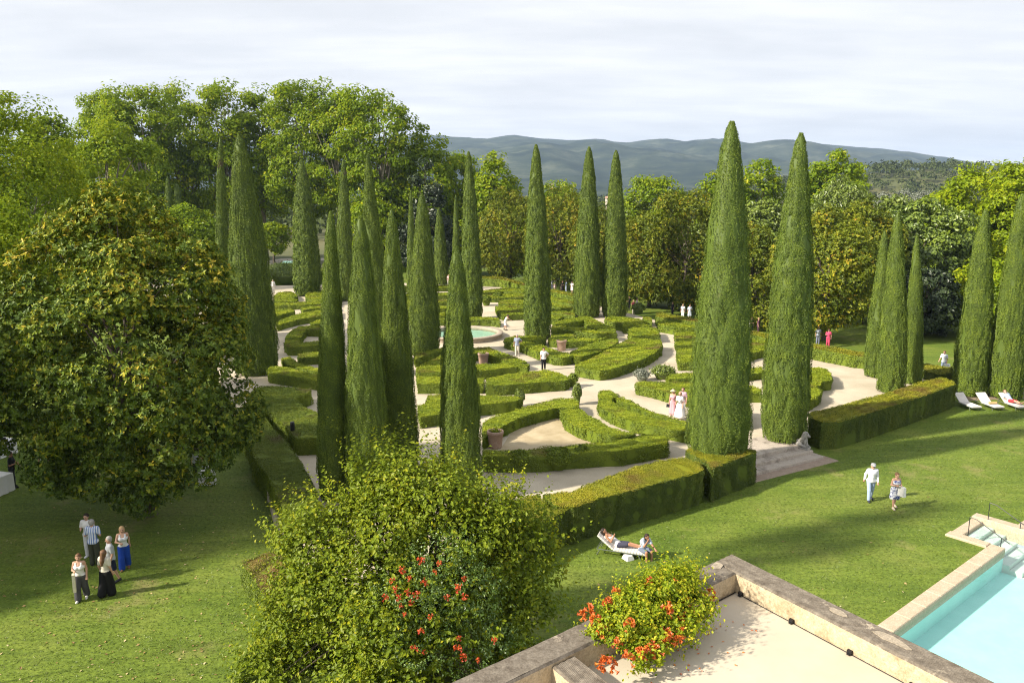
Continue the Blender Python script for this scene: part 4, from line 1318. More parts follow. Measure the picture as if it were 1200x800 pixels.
# beyond the left edge: added crowns, built further down, cast the long lawn shadows
# ================================================================== trees
def place(label, cat, px, top, Y, hw, mat, zb=1.0, name='tree', group=None, leaf=None, layers=6.5, n_lobes=5, ragged=.25, shape='round', trunk_r=None, gz=0, clump=None, rosette=0, asp=.6, **k):
    """a tree whose crown top and breadth lie on these lines of sight, at forward distance Y"""
    Y = Y * 12648 / (12555 - 20 * Y)
    tz = at(px, top, Y)[2] - gz
    X = at(px, HORIZON, Y)[0]
    d = depth(Y, tz * .6)
    r = hw * d / F_PX
    H = tz - zb
    s = leaf or min(max(.0046 * d, .12), .62)
    E = []
    if shape == 'round':
        E.append(((0, 0, zb + H * .50), (r * .80, r * .80, H * .50)))
        for i in range(n_lobes):
            a = i * 6.283 / n_lobes + RNG.random()
            E.append(((math.cos(a) * r * .5, math.sin(a) * r * .5, zb + H * RNG.uniform(.22, .72)), (r * .5, r * .5, H * RNG.uniform(.2, .3))))
    elif shape == 'tall':
        E.append(((0, 0, zb + H * .55), (r * .62, r * .62, H * .45)))
        for i in range(n_lobes + 2):
            a = i * 2.4 + RNG.random()
            t = (i + .5) / (n_lobes + 2)
            E.append(((math.cos(a) * r * .5, math.sin(a) * r * .5, zb + H * (.12 + .78 * t)), (r * .52, r * .52, H * .15)))
    elif shape == 'cone':
        for t, q in ((.15, 1), (.35, .88), (.55, .68), (.75, .45), (.92, .2)):
            E.append(((0, 0, zb + H * t), (r * q, r * q, H * .16)))
    ct_r = clump or r * .30
    area = sum(math.pi * e[1][0] * e[1][2] for e in E) * .62
    la = s * s * asp * .5
    n_leaf = min(44000, int(area * layers / la))
    if rosette: n_leaf = int(n_leaf / rosette)
    nc = int(min(230, max(34, 2.2 * area / (ct_r * ct_r))))
    per = max(6, n_leaf // nc)
    return tree(label, cat, (X, Y, gz), E, mat, nc, ct_r, per, s, asp, trunk_r or max(.16, r * .055), name=name, group=group, rosette=rosette, **k)


PG = 'tall plane trees at the back of the garden'
pl = dict(mat=PLANE, zb=8, shape='tall', name='plane_tree', bark=BARK_PLANE, inner=.5, limbs=26, clump=2.3, fork=.2, trunk_r=.6, layers=6.2, jag=.10, tint_c=.13)
place('tall plane tree, leftmost of the high grove', 'plane tree', 132, 104, 128, 40, group=PG, **pl)
place('tall plane tree with the highest tip, near the left of the grove', 'plane tree', 172, 94, 124, 40, group=PG, **pl)
place('tall plane tree above the golden magnolia top', 'plane tree', 216, 106, 130, 38, group=PG, **pl)
place('tall plane tree above the two dark left cypresses', 'plane tree', 262, 101, 127, 38, group=PG, **pl)
place('tall plane tree just right of the two dark left cypresses', 'plane tree', 308, 104, 131, 38, group=PG, **pl)
place('tall plane tree above the broad back cypress', 'plane tree', 352, 98, 126, 38, group=PG, **pl)
place('tall plane tree above the pale far cypress', 'plane tree', 398, 95, 124, 40, group=PG, **pl)
place('tall plane tree at the right end of the grove, with a round shoulder', 'plane tree', 444, 103, 120, 42, group=PG, **pl)
pl2 = dict(pl, clump=1.9, layers=7)
place('lower plane tree stepping down from the grove to the hills', 'plane tree', 500, 150, 122, 40, group=PG, **dict(pl2, zb=3, shape='round'))
place('bright yellow-green tree in front of the left end of the grove', 'plane tree', 130, 140, 92, 48, **dict(pl2, mat=PLANE_LIT, zb=3, shape='round'))
place('dark tree top behind the big bright tree on the left edge', 'tree', 66, 128, 100, 36, PLANE, zb=4)
place('big bright green plane tree filling the upper left corner', 'plane tree', 22, 108, 56, 92, PLANE_LIT, zb=3.5, name='plane_tree', bark=BARK_PLANE, clump=1.5, layers=11, n_lobes=9)
place('bright green tree spilling in at the left edge, above the golden magnolia', 'plane tree', -22, 232, 44, 78, PLANE_LIT, zb=2, name='plane_tree', bark=BARK_PLANE, clump=1.3, layers=11, n_lobes=8)
place('dark evergreen tree before the grove, behind the thin far cypresses', 'evergreen tree', 499, 190, 108, 36, DARK, zb=1, shape='cone', clump=1.6, layers=9, name='evergreen_tree')
place('bright round tree left of the hills', 'tree', 578, 180, 118, 32, PLANE_LIT, zb=3, clump=1.4)
place('yellow-green tree between the grove and the tall fountain cypress', 'tree', 542, 178, 128, 30, PLANE, zb=3, clump=1.4)
place('shaded undergrowth tree beneath the grove, left part', 'tree', 215, 238, 112, 42, PLANE, zb=1.5, clump=1.5)
place('shaded undergrowth tree beneath the grove, right part', 'tree', 440, 232, 118, 36, PLANE, zb=1.5, clump=1.5)
place('small bright tree under the grove left of the broad back cypress', 'tree', 318, 262, 124, 24, PLANE_LIT, zb=2.5, clump=1.2)

MG = 'golden-leaved magnolias along the far side of the garden'
mg = dict(mat=MAGN2, zb=.9, name='magnolia_tree', group=MG, rosette=5, asp=.5, clump=1.35, layers=12, flat=.9, leaf=.25, n_lobes=8, inner=.6)
place('golden magnolia left of the lone tall cypress', 'magnolia', 597, 224, 100, 38, **mg)
place('golden magnolia between the lone tall cypress and the dark pair', 'magnolia', 660, 222, 96, 42, **mg)
place('golden magnolia peeking between the dark cypress pair', 'magnolia', 705, 240, 92, 34, **mg)
place('golden magnolia just right of the dark cypress pair', 'magnolia', 765, 252, 84, 40, **mg)
place('tallest golden magnolia, left of the biggest cypress', 'magnolia', 806, 222, 80, 42, **mg)
place('golden magnolia between the two biggest cypresses', 'magnolia', 888, 272, 72, 44, **mg)
place('broad golden magnolia right of the half-shaded cypress', 'magnolia', 978, 252, 66, 56, **mg)
place('orange-tipped magnolia top behind the cypress trio', 'magnolia', 1022, 240, 74, 34, **mg)
for px_, tp_, Y_, hw_, m_, lb in ((628, 246, 106, 34, PLANE, 'leafy tree filling the gap behind the lone tall cypress'), (692, 252, 104, 34, MAGN2, 'golden tree filling the gap behind the dark cypress pair'), (738, 258, 98, 36, PLANE, 'leafy tree in the gap right of the dark cypress pair'), (848, 246, 88, 40, OLIVE, 'leafy tree half hidden behind the biggest cypress'), (926, 262, 80, 40, OAK, 'leafy dark tree half hidden behind the half-shaded cypress'), (556, 262, 112, 30, PLANE, 'leafy tree right of the tall fountain cypress, left of the magnolias')):
    place(lb, 'tree', px_, tp_, Y_, hw_, m_, zb=.4, clump=1.5, layers=8, group='filling trees behind the magnolia row')
place('fresh green round tree above the golden magnolias, before the hills', 'tree', 772, 203, 125, 40, PLANE_LIT, zb=2, clump=1.5)
place('low green tree behind the dark cypress pair', 'tree', 742, 236, 130, 26, OLIVE, zb=1, clump=1.4)
place('low green tree top left of the dark cypress pair', 'tree', 655, 212, 140, 34, PLANE, zb=1, clump=1.6)
place('small tree top left of the biggest cypress', 'tree', 836, 203, 120, 22, PLANE, zb=1, clump=1.2)
place('round olive-green tree between the two biggest cypress tips', 'tree', 888, 186, 122, 34, PLANE, zb=3, clump=1.4)
place('grey-green bushy tree below the round olive-green one', 'tree', 893, 230, 96, 44, OLIVE, zb=1, clump=1.1)
place('big round tree right of the half-shaded cypress tip', 'tree', 980, 176, 118, 42, PLANE, zb=3, clump=1.6, n_lobes=7)
place('pale willow in front of the big round tree', 'willow', 992, 204, 104, 36, OLIVE, zb=1, clump=1.2, droop=1.5, asp=.35, name='willow_tree')
place('grey-green bushy tree behind the broad golden magnolia', 'tree', 955, 232, 92, 36, OLIVE, zb=1, clump=1.1)
place('grey-green bushy tree above the cypress trio', 'tree', 1052, 228, 96, 44, OLIVE, zb=1, clump=1.1)
SG2 = 'silvery trees before the wooded rise'
for i, (px, tp, Y, hw) in enumerate(((1036, 224, 190, 17), (1058, 221, 200, 18), (1082, 222, 195, 16))):
    place(('left', 'middle', 'right')[i] + ' one of three silvery trees before the wooded rise', 'tree', px, tp, Y, hw, SILVER, zb=.5, clump=1.5, group=SG2, layers=5)
place('dense dark holm oak behind the cypress trio', 'holm oak', 1082, 236, 78, 60, OAK, zb=1, clump=1.15, name='holm_oak_tree', layers=9, n_lobes=7)
place('dark low evergreen right of the cypress trio', 'evergreen tree', 1096, 312, 68, 38, DARK, zb=.3, clump=.9, name='evergreen_tree', layers=9)
place('small dark tree in front of the holm oak', 'tree', 1062, 318, 72, 30, OAK, zb=.6, clump=.9)
LG = 'yellow-green trees at the right edge'
place('large yellow-green tree at the right edge', 'tree', 1150, 196, 84, 66, LIME, zb=1.5, clump=1.35, layers=8, n_lobes=7, group=LG)
place('tallest yellow-green tree in the right corner', 'tree', 1205, 180, 78, 56, LIME, zb=1.5, clump=1.35, layers=8, group=LG)
place('lower yellow-green tree between the two rightmost cypresses', 'tree', 1168, 300, 68, 40, LIME, zb=.4, clump=1.0, layers=8, group=LG)
place('yellow-green tree beside the wooded rise', 'tree', 1108, 222, 112, 34, PLANE_LIT, zb=1, clump=1.3, layers=7, group=LG)
for px, tp, Y, hw, lb in ((1240, 262, 62, 60, 'shrubby tree beyond the right edge behind the rightmost cypress'),):
    place(lb, 'tree', px, tp, Y, hw, PLANE_LIT, zb=.5, clump=1.1)

# the big magnolia on the left lawn
mx, my = G(176, 603)
E = []
for px, py, dy, r in ((140, 262, .2, 1.35), (150, 300, 0, 1.9), (105, 305, .3, 1.9), (190, 335, -.3, 2.1), (60, 345, .2, 2.0), (130, 370, -.6, 2.7), (20, 400, .3, 2.1), (70, 425, -.5, 2.5), (205, 405, -.4, 2.3), (240, 415, .3, 1.4), (150, 450, -1.0, 2.9), (240, 470, .2, 1.8), (200, 515, -1.1, 2.1), (110, 520, -.9, 2.2), (45, 500, .2, 2.0), (252, 500, .3, 1.1), (165, 562, -1.3, 1.25), (150, 420, 2.6, 3.2), (215, 360, 1.4, 1.8), (60, 560, -.6, .9), (118, 385, -1.8, 2.1), (95, 455, -1.7, 2.0), (160, 345, -1.2, 1.9), (185, 450, -1.9, 1.9), (60, 390, -1.2, 1.9)):
    p = at(px, py, my + dy)
    E.append(((p[0] - mx, p[1] - my, p[2]), (r * 1.02, r * 1.0, r * .84)))
tree('big dark glossy magnolia with its sunlit top tinted golden, standing on the left lawn', 'magnolia', (mx, my, 0), E, MAGN, 380, 1.0, 64, .185, .46, .28, fork=.25, name='magnolia_tree', rosette=7, flat=.8, inner=.62, fork_z=2.6, limbs=34, tint_c=.10, tips=.17)
# out of the picture on the left: they shade the left lawn
for x, y, top, r, lb in ((-35.5, 25.0, 19, 6.2, 'plane tree outside the left edge nearest the castle, shading the lawn'), (-39.5, 36.5, 19, 6.8, 'second plane tree outside the left edge, shading the big magnolia'), (-29, 28, 14, 4.8, 'low plane tree outside the left edge between the big magnolia and the castle')):
    tree(lb, 'plane tree', (x, y, 0), [((0, 0, top * .58), (r, r, top * .42)), ((2, -1, top * .45), (r * .6, r * .6, top * .25))], PLANE, 120, 1.9, 110, .5, .7, .4, name='plane_tree', bark=BARK_PLANE)

for x, y, h_, lb in ((-18, 19.0, 26.5, 'added tree-shaped shadow caster outside the picture, throwing the lawn stripes'), (-18.6, 17.2, 24.0, 'second added tree-shaped shadow caster outside the picture')):
    tree(lb, 'tree', (x, y, 0), [((0, 0, h_ - 4.4), (.5, .5, 4.4))], PLANE, 60, .45, 90, .3, .7, .03, name='tree', fork_z=h_ - 6, limbs=6)  # unseen crowns added on thread-thin trunks, shaped to shade stripes onto the lawn

# the leafy tree in front, grown through with a trumpet vine
fx, fy = -2.7, 21.8


def shoots(b, E, mid, n_shoot, n_leaf, leaf, length, asp, tint0=.45, mat=0, up=.6):
    vol = np.array([np.prod(r) ** (2 / 3) for _, r in E])
    k = RNG.choice(len(E), n_shoot, p=vol / vol.sum())
    c = np.array([E[i][0] for i in k])
    r = np.array([E[i][1] for i in k])
    D = rdir(n_shoot)
    D[:, 2] = D[:, 2] * .75 + .22
    D = unit(D)
    q = .55 + .45 * RNG.random(n_shoot) ** .6
    B = c + D * r * q[:, None]
    ax = unit(D * .8 + np.array((0, 0, up)) + RNG.normal(size=D.shape) * .35)
    L = length * (.45 + 1.0 * RNG.random(n_shoot) ** 2.2)
    st = RNG.normal(size=n_shoot) * .13
    ci = np.repeat(np.arange(n_shoot), n_leaf)
    t = np.tile(np.linspace(0, 1, n_leaf), n_shoot)
    side = rdir(len(ci))
    side = unit(side - (side * ax[ci]).sum(1)[:, None] * ax[ci])
    bend = unit(RNG.normal(size=(n_shoot, 3)))
    stem = B[ci] + ax[ci] * (L[ci] * t)[:, None] + bend[ci] * (L[ci] * .22 * t ** 2)[:, None]
    ll = leaf * (1.1 - .5 * t) * (.7 + .6 * RNG.random(len(ci)))
    P = stem + side * (ll * .75)[:, None]
    N = unit(side * .25 + ax[ci] * .75 + np.array((0, 0, .3)) + RNG.normal(size=P.shape) * .4)
    tint = np.clip(tint0 + st[ci] + .26 * (t - .5) + RNG.normal(size=len(ci)) * .15, 0, 1)
    b.leaves(P, N, side + ax[ci] * .35, ll, ll * asp, mat, tint, .15)
    return B


E = []
for px, py, dy, rp in ((372, 640, .2, 68), (365, 730, .0, 80), (440, 600, .5, 62), (500, 585, .6, 66), (520, 650, -.2, 95), (430, 690, -.6, 95), (575, 620, .3, 55), (610, 660, .1, 60), (620, 715, -.2, 48), (480, 760, -1.0, 110), (560, 740, -.7, 80), (350, 790, -.4, 70), (440, 850, -.8, 130)):
    p = at(px, py, fy + dy)
    r = rp * depth(fy + dy, p[2]) / F_PX
    E.append((np.array((p[0] - fx, p[1] - fy, p[2])), np.array((r, r * .9, r))))
E0, E = E, []
for c, r in E0:
    E.append((c, r * .58))
    for i in range(3):
        q = unit(RNG.normal(size=3) + np.array((0, -.3, .5)))
        E.append((c + q * r * .66, r * RNG.uniform(.26, .44)))
root = empty('leafy_tree', (fx, fy, 0))
tag(root, 'large loose yellow-green leafy tree in the foreground, left of the roof terrace', 'tree')
b = MB()
B = shoots(b, E, None, 4800, 16, .165, 1.25, .64, .38, up=1.05)
for px_, py_ in ((320, 588), (336, 570), (358, 562), (384, 566), (402, 578), (428, 556), (446, 541), (468, 534), (492, 530), (514, 524), (536, 530), (560, 552), (586, 558), (602, 548), (614, 545), (628, 575), (648, 606), (664, 628), (672, 650), (316, 625), (308, 660), (345, 600), (480, 560), (555, 580), (415, 600)):
    q = at(px_, py_, fy + RNG.uniform(-.5, .5)) - np.array((fx, fy, 0))
    L_ = RNG.uniform(.9, 1.5)
    p0 = q - np.array((RNG.normal() * .22 + (q[0] - .2) * .12, RNG.normal() * .2, L_))
    m_ = 34
    t_ = np.linspace(0, 1, m_)[:, None]
    st_ = p0 + (q - p0) * t_ + np.array((RNG.normal() * .1, RNG.normal() * .1, 0)) * (t_ * (1 - t_) * 4)
    sd = rdir(m_) * (1, 1, .4)
    ll = .17 * (1.15 - .65 * t_[:, 0]) * RNG.uniform(.75, 1.25, m_)
    b.leaves(st_ + unit(sd) * (ll * .7)[:, None], unit(sd) * .3 + np.array((0, -.2, .8)) + RNG.normal(size=(m_, 3)) * .35, sd + (0, 0, .4), ll, ll * .62, 0, np.clip(.52 + .4 * t_[:, 0] + RNG.normal(size=m_) * .12, 0, 1), .15)
    b.tube([p0, st_[m_ // 2], q], (.012, .008, .003), 5, caps=False, tint=.2)
b.build('crown', [SHRUB], root)
t = MB()
t.tube([(0, 0, -.2), (.1, 0, 1.2), (.1, .1, 2.6)], (.3, .22, .17), 10)
for i in range(5):
    a = i * 1.26
    t.tube([(math.cos(a) * .25, math.sin(a) * .25, -.1), (math.cos(a) * .8, math.sin(a) * .7, 1.8), (math.cos(a) * 2.0, math.sin(a) * 1.3, 4.2)], (.14, .10, .03), 7, caps=False)
for i in RNG.permutation(len(B))[:150]:
    limb(t, (.1 * RNG.normal(), .1 * RNG.normal(), 1.2 + 1.5 * RNG.random()), B[i], .06, .008, .1)
t.build('trunk', [BARK_DARK], root)


def flower_mesh(name, mat, n=9, size=.075, spread=.11):
    b = MB()
    for i in range(n):
        D = unit(RNG.normal(size=3) + np.array((0, -.3, .35)))
        c = D * spread * RNG.uniform(.4, 1)
        ref = unit(np.cross(D, (.3, .2, .9)))
        w2_ = np.cross(D, ref)
        a = np.linspace(0, 2 * np.pi, 10, endpoint=False)
        V = [c - D * size * .6]
        rr = np.where(np.arange(10) % 2 == 0, 1.0, .62)
        ring1 = [c + D * size * .45 + (math.cos(q) * ref + math.sin(q) * w2_) * size * .26 for q in a]
        ring2 = [c + D * size * .62 + (math.cos(q) * ref + math.sin(q) * w2_) * size * .62 * r_ for q, r_ in zip(a, rr)]
        V = np.array(V + ring1 + ring2)
        F = [(0, 1 + j, 1 + (j + 1) % 10) for j in range(10)] + [(1 + j, 11 + j, 11 + (j + 1) % 10, 1 + (j + 1) % 10) for j in range(10)]
        b.add(V, F, 0, RNG.random())
    return b.mesh(name, [mat])


FM_RED = [flower_mesh('flower_cluster', FLOWER_RED, 10, .10, .13) for _ in range(3)]
FM_OR = [flower_mesh('flower_cluster', FLOWER, 10, .070, .095) for _ in range(4)]


def add_flowers(root, base, pts, meshes, smin=.7, smax=1.25):
    for p in pts:
        o = bpy.data.objects.new('flower_cluster', random.choice(meshes))
        COL.objects.link(o)
        o.parent = root
        o.location = tuple(np.array(p) - np.array(base))
        o.rotation_euler = (random.uniform(-.5, .5), random.uniform(-.5, .5), random.uniform(0, 6.28))
        o.scale = (random.uniform(smin, smax),) * 3


vx, vy = -.95, 20.0
root = empty('trumpet_vine', (vx, vy, 0))
tag(root, 'trumpet vine with red-orange flowers climbing through the front of the leafy tree', 'vine')
b = MB()
VE = []
for px, py, dy, rp in ((520, 670, -1.55, 48), (480, 715, -2.0, 50), (545, 700, -1.7, 42), (500, 760, -2.1, 50), (565, 755, -1.7, 38)):
    p = at(px, py, fy + dy)
    r = rp * depth(fy + dy, p[2]) / F_PX
    VE.append((p - np.array((vx, vy, 0)), np.array((r, r * .55, r))))
shoots(b, VE, None, 850, 15, .085, .6, .5, .45)
b.build('foliage', [VINE], root)
t = MB()
for i in range(6):
    q = VE[i % 5][0]
    t.tube([(.1 * i, 0, 0), (q[0] * .5, .2, q[2] * .5), q], (.03, .025, .012), 6, caps=False)
t.build('stem', [BARK], root)
fl = []
for px, py in ((493, 656), (509, 670), (544, 678), (537, 689), (544, 699), (460, 680), (463, 690), (478, 694), (467, 700), (470, 710), (482, 706), (474, 720), (451, 700), (488, 697), (493, 740), (485, 760), (497, 764), (538, 748), (543, 770), (560, 773), (579, 750), (479, 677), (515, 660), (536, 760), (498, 682), (472, 668), (524, 700), (505, 722)):
    fl.append(at(px, py, fy - 2.95 + RNG.uniform(-.15, .15)))
add_flowers(root, (vx, vy, 0), fl, FM_RED, .42, .75)

# ================================================================== the castle wing with its flat roof
ZP, ZR = 7.0, 6.62
RC = np.array(G(857, 648, ZP))
RU = unit(RC - np.array(G(525, 800, ZP))); RV = unit(np.array(G(1170, 800, ZP)) - RC)


def rf(u, v): return tuple(RC + RU * u + RV * v)


root = empty('wing_building', (*rf(-4, 3), 0))
ro = np.array((*rf(-4, 3), 0))
tag(root, 'flat-roofed castle wing with a weathered stone parapet in the bottom right corner', 'building')
loc = lambda poly: [(x - ro[0], y - ro[1]) for x, y in poly]
W_ = .52
o = MB().prism(loc([rf(-9.5, 0.05), rf(-.05, 0.05), rf(-.05, 13), rf(-9.5, 13)]), -.2, ZR - .06).build('wall', [WALL], root)
o = MB().prism(loc([rf(-4.45, W_), rf(-.50, W_), rf(-.50, 12.5), rf(-4.45, 12.5)]), ZR - .05, ZR).build('roof', [ROOF], root)
o = MB().prism(loc([rf(-9.3, .62), rf(-4.90, .62), rf(-4.90, 12.5), rf(-9.3, 12.5)]), ZR - .2, ZR - .16).build('gutter_floor', [solid('leaf_debris', (.07, .05, .03), 1, (.16, .12, .075), 8, 6, .5, 20)], root)


def parapet(u0, v0, u1, v1, z1=ZP, z0=ZR - .3):
    b = MB()
    P = ccw(loc([rf(u0, v0), rf(u1, v0), rf(u1, v1), rf(u0, v1)]))
    # worn arris: a small chamfer between the faces and the coping
    c = inset(P, .03)
    n = 4
    b.add([(x, y, z0) for x, y in P] + [(x, y, z1 - .035) for x, y in P], [(i, (i + 1) % n, n + (i + 1) % n, n + i) for i in range(n)], 0)
    # subdivided, slightly uneven top
    m1, m2 = 60, 5
    V = []
    for i in range(m1):
        for j in range(m2):
            s, t_ = i / (m1 - 1), j / (m2 - 1)
            q = (np.array(c[0]) * (1 - s) + np.array(c[1]) * s) * (1 - t_) + (np.array(c[3]) * (1 - s) + np.array(c[2]) * s) * t_
            V.append((q[0], q[1], z1 + (.002 * math.sin(i * 1.7 + j) + .004 * math.sin(i * .31 + 2 * j))))
    V = np.array(V)
    b.add(V, [(i * m2 + j, (i + 1) * m2 + j, (i + 1) * m2 + j + 1, i * m2 + j + 1) for i in range(m1 - 1) for j in range(m2 - 1)], 1)
    b.add([(x, y, z1 - .035) for x, y in P] + [(x, y, z1 + .0) for x, y in c], [(i, (i + 1) % n, n + (i + 1) % n, n + i) for i in range(n)], 1)
    return b.build('parapet', [PAR_SIDE, PAR_TOP], root)


PATCH = stone_mat('broken_render', (.33, .28, .21), (.44, .37, .28), (.24, .20, .15), .5, .7, 6)
pars = [parapet(-9.5, 0, -.52, W_),
        parapet(-.52, 0, 0, 12.8)]
parapet(-4.90, W_ + .003, -4.45, 12.5, ZP - .06)
# pale render patches where the coping has broken away
for u, v, a, c_ in ((-.62, .16, .16, .10), (-.20, 2.4, .07, .19), (-.22, 3.3, .10, .34), (-.14, 5.2, .06, .3)):
    n = 11
    pts = [(u + a * math.cos(q) * RNG.uniform(.7, 1.15), v + c_ * math.sin(q) * RNG.uniform(.7, 1.15)) for q in np.linspace(0, 6.283, n, endpoint=False)]
    MB().prism(loc([rf(*p) for p in pts]), ZP, ZP + .012).build('render_patch', [PATCH], pars[1 if v > 1 or u > -.3 else 0])
for v in (.62, 1.62, 2.62, 3.55, 4.5):
    b = MB().box((0, 0, 0), (.05, .075, .05)).box((.0, 0, -.035), (.09, .05, .02))
    p = rf(-.55, v * 1.08)
    b.build('clip', [BLACK], pars[1], (p[0] - ro[0], p[1] - ro[1], ZR + .055)).rotation_euler = (0, 0, math.atan2(RV[1], RV[0]) + math.pi / 2)
b = MB()
a0, a1 = rf(-2.2, W_ + .03), rf(-.55, W_ + .03)
b.tube([(a0[0] - ro[0], a0[1] - ro[1], ZR + .02), (a1[0] - ro[0], a1[1] - ro[1], ZR + .02)], .01, 8)
a0, a1 = rf(-.535, W_ + .1), rf(-.535, 6.5)
b.tube([(a0[0] - ro[0], a0[1] - ro[1], ZR + .012), (a1[0] - ro[0], a1[1] - ro[1], ZR + .006)], .007, 6)
b.build('edge_shadow', [BLACK], root)  # black tubes put in for the thin shadow line at the parapet foot

# the flowering vine lying over the parapet
c0 = np.array((*rf(-2.9, .5), ZP))
root = empty('trumpet_vine', tuple(c0))
tag(root, 'bright trumpet vine with orange flowers sprawling over the roof parapet', 'vine')
b = MB()
VE = []
for u, v, z, a, h in ((-3.45, .55, .15, .42, .32), (-2.95, .5, .3, .48, .42), (-2.4, .45, .38, .45, .42), (-2.0, .35, .30, .36, .34), (-3.2, .95, -.08, .38, .28), (-2.6, .95, .0, .42, .3), (-2.05, .8, .02, .36, .26), (-3.72, .5, .06, .22, .2), (-1.75, .3, .25, .24, .22), (-3.5, 1.15, -.22, .24, .16)):
    p = np.array((*rf(u * 1.01, v), ZP + z * .6)) - c0
    VE.append((p, np.array((a * .78, a * .78, h * .46))))
shoots(b, VE, None, 1150, 13, .085, .36, .6, .55, up=.3)
for px, py, k_ in ((758, 668, 0), (790, 672, 1), (697, 705, 2)):       # long loose tendrils
    q = at(px, py, 13.5) - c0
    p0 = VE[2][0] if k_ else VE[1][0]
    s_ = np.linspace(0, 1, 16)[:, None]
    L_ = p0 + (q - p0) * s_ + np.array((0, 0, .2)) * (4 * s_ * (1 - s_))
    b.leaves(L_ + RNG.normal(size=L_.shape) * .02, rdir(16) + (0, 0, .8), rdir(16), .06, .035, 0, np.full(16, .85))
b.build('foliage', [VINE2], root)
t = MB()
for q, _ in VE[:8]:
    t.tube([np.array((*rf(-3.0, -.15), ZP - 1.2)) - c0, np.array((*rf(-3.0, .1), ZP + .08)) - c0, q], (.03, .025, .01), 6, caps=False)
t.build('stem', [BARK], root)
fl = []
for px, py, z in ((690, 717, .3), (710, 706, .35), (697, 724, .25), (705, 741, .2), (722, 693, .45), (738, 731, .4), (759, 681, .55), (722, 754, .1), (683, 722, .2), (790, 685, .4), (782, 714, .3), (776, 740, .12), (786, 745, .1), (802, 707, .25), (806, 724, .08), (800, 730, .08), (812, 720, .06), (818, 722, .06), (825, 698, .15), (832, 697, .12), (799, 742, .06), (796, 750, .05), (784, 752, .05), (762, 758, .06), (768, 762, .05), (755, 766, .05), (736, 771, .05), (710, 779, .08), (716, 780, .06), (704, 777, .1), (806, 706, .3), (752, 762, .08)):
    zz = ZP + z * .65 + .12 if py < 735 and px < 800 else (ZP + .02 + z * .5 if px < 815 else ZR + .2 + z)
    p = np.array((*G(px, py, zz), zz))
    fl.append(p)
add_flowers(root, c0, fl, FM_OR, .7, 1.15)
n = 36
uv = np.column_stack((RNG.uniform(-3.7, -1.2, n), W_ + .5 + np.abs(RNG.normal(size=n)) * .45))
P = np.array([(*rf(*q), ZR + .012) for q in uv])
b = MB()
b.leaves(P, np.array((0, 0, 1.)) + RNG.normal(size=P.shape) * .15, rdir(n), .05, .03, 0)
tag(b.build('fallen_petals', [FLOWER]), kind='stuff')
# ================================================================== stone steps and their lions
SA, SB = np.array(G(893, 559)), np.array(G(968, 540))
SU = unit(SB - SA)
SN = np.array((-SU[1], SU[0]))
sl_ = float(np.linalg.norm(SB - SA))
root = empty('stone_steps', (*SA, 0))
tag(root, 'three worn stone steps from the lawn up to the gravel garden', 'steps')


def slab(b, u0, u1, n0, n1, z0, z1, mat=0):
    P = [tuple(SU * u + SN * n) for u, n in ((u0, n0), (u1, n0), (u1, n1), (u0, n1))]
    P = ccw(P)
    c = inset(P, .025)
    b.prism(P, z0, z1 - .03, mat)
    b.add([(x, y, z1 - .03) for x, y in P] + [(x, y, z1) for x, y in c], [(i, (i + 1) % 4, 4 + (i + 1) % 4, 4 + i) for i in range(4)] + [(4, 5, 6, 7)], mat)


b = MB(); slab(b, -.9, sl_ + .55, -.35, .55, -.1, .04); b.build('base_slab', [STEP_BASE], root)
for i, (n0, n1, z, e) in enumerate(((.22, 1.2, .19, .10), (.82, 1.8, .35, .0), (1.42, 3.6, .515, -.10))):
    b = MB(); slab(b, -.6 - e, sl_ + .0 + e, n0, n1, -.1, z); b.build('step', [STEP], root)


def lion(label, p, z, yaw):
    root = empty('lion_statue', (p[0], p[1], z), yaw)
    tag(root, label, 'statue')
    C = [((0, -.16, .24), (0, .02, .36), .13, .12), ((0, .0, .36), (0, .08, .52), .12, .10), ((0, .10, .58), (0, .12, .60), .105, .10), ((0, .18, .56), (0, .24, .54), .06, .05), ((-.06, .02, .66), (-.06, .02, .69), .035, .02), ((.06, .02, .66), (.06, .02, .69), .035, .02)]
    for s in (-1, 1):
        C += [((s * .08, .08, .42), (s * .085, .14, .12), .06, .045), ((s * .085, .14, .12), (s * .085, .21, .11), .05, .045), ((s * .12, -.16, .20), (s * .13, .03, .15), .09, .06), ((s * .13, .03, .14), (s * .13, .12, .11), .05, .045)]
    C.append(((0, -.26, .18), (.12, -.33, .13), .03, .025))
    sdf_mesh('body', C, [STATUE], root, .02, .03)
    C2 = [((0, .06, .50), (0, .09, .60), .125, .125), ((0, .05, .44), (0, .05, .5), .12, .12)]
    sdf_mesh('mane', C2, [STATUE], root, .02, .03, cut=lambda Q: Q[..., 1] - .15)
    MB().box((0, -.03, .035), (.36, .60, .07)).build('plinth', [STATUE], root)
    root.scale = (1.3, 1.3, 1.3)


q = SA + SU * (sl_ - .20) + SN * 1.35
lion('seated stone lion at the right end of the steps, against the long hedge', q, .35, math.atan2(SN[1], SN[0]) + math.pi / 2 + .3)
q = SA + SU * (-.30) + SN * .75
lion('seated stone lion at the left end of the steps, beside the square hedge block', q, .19, math.atan2(SN[1], SN[0]) + math.pi / 2 - .2)

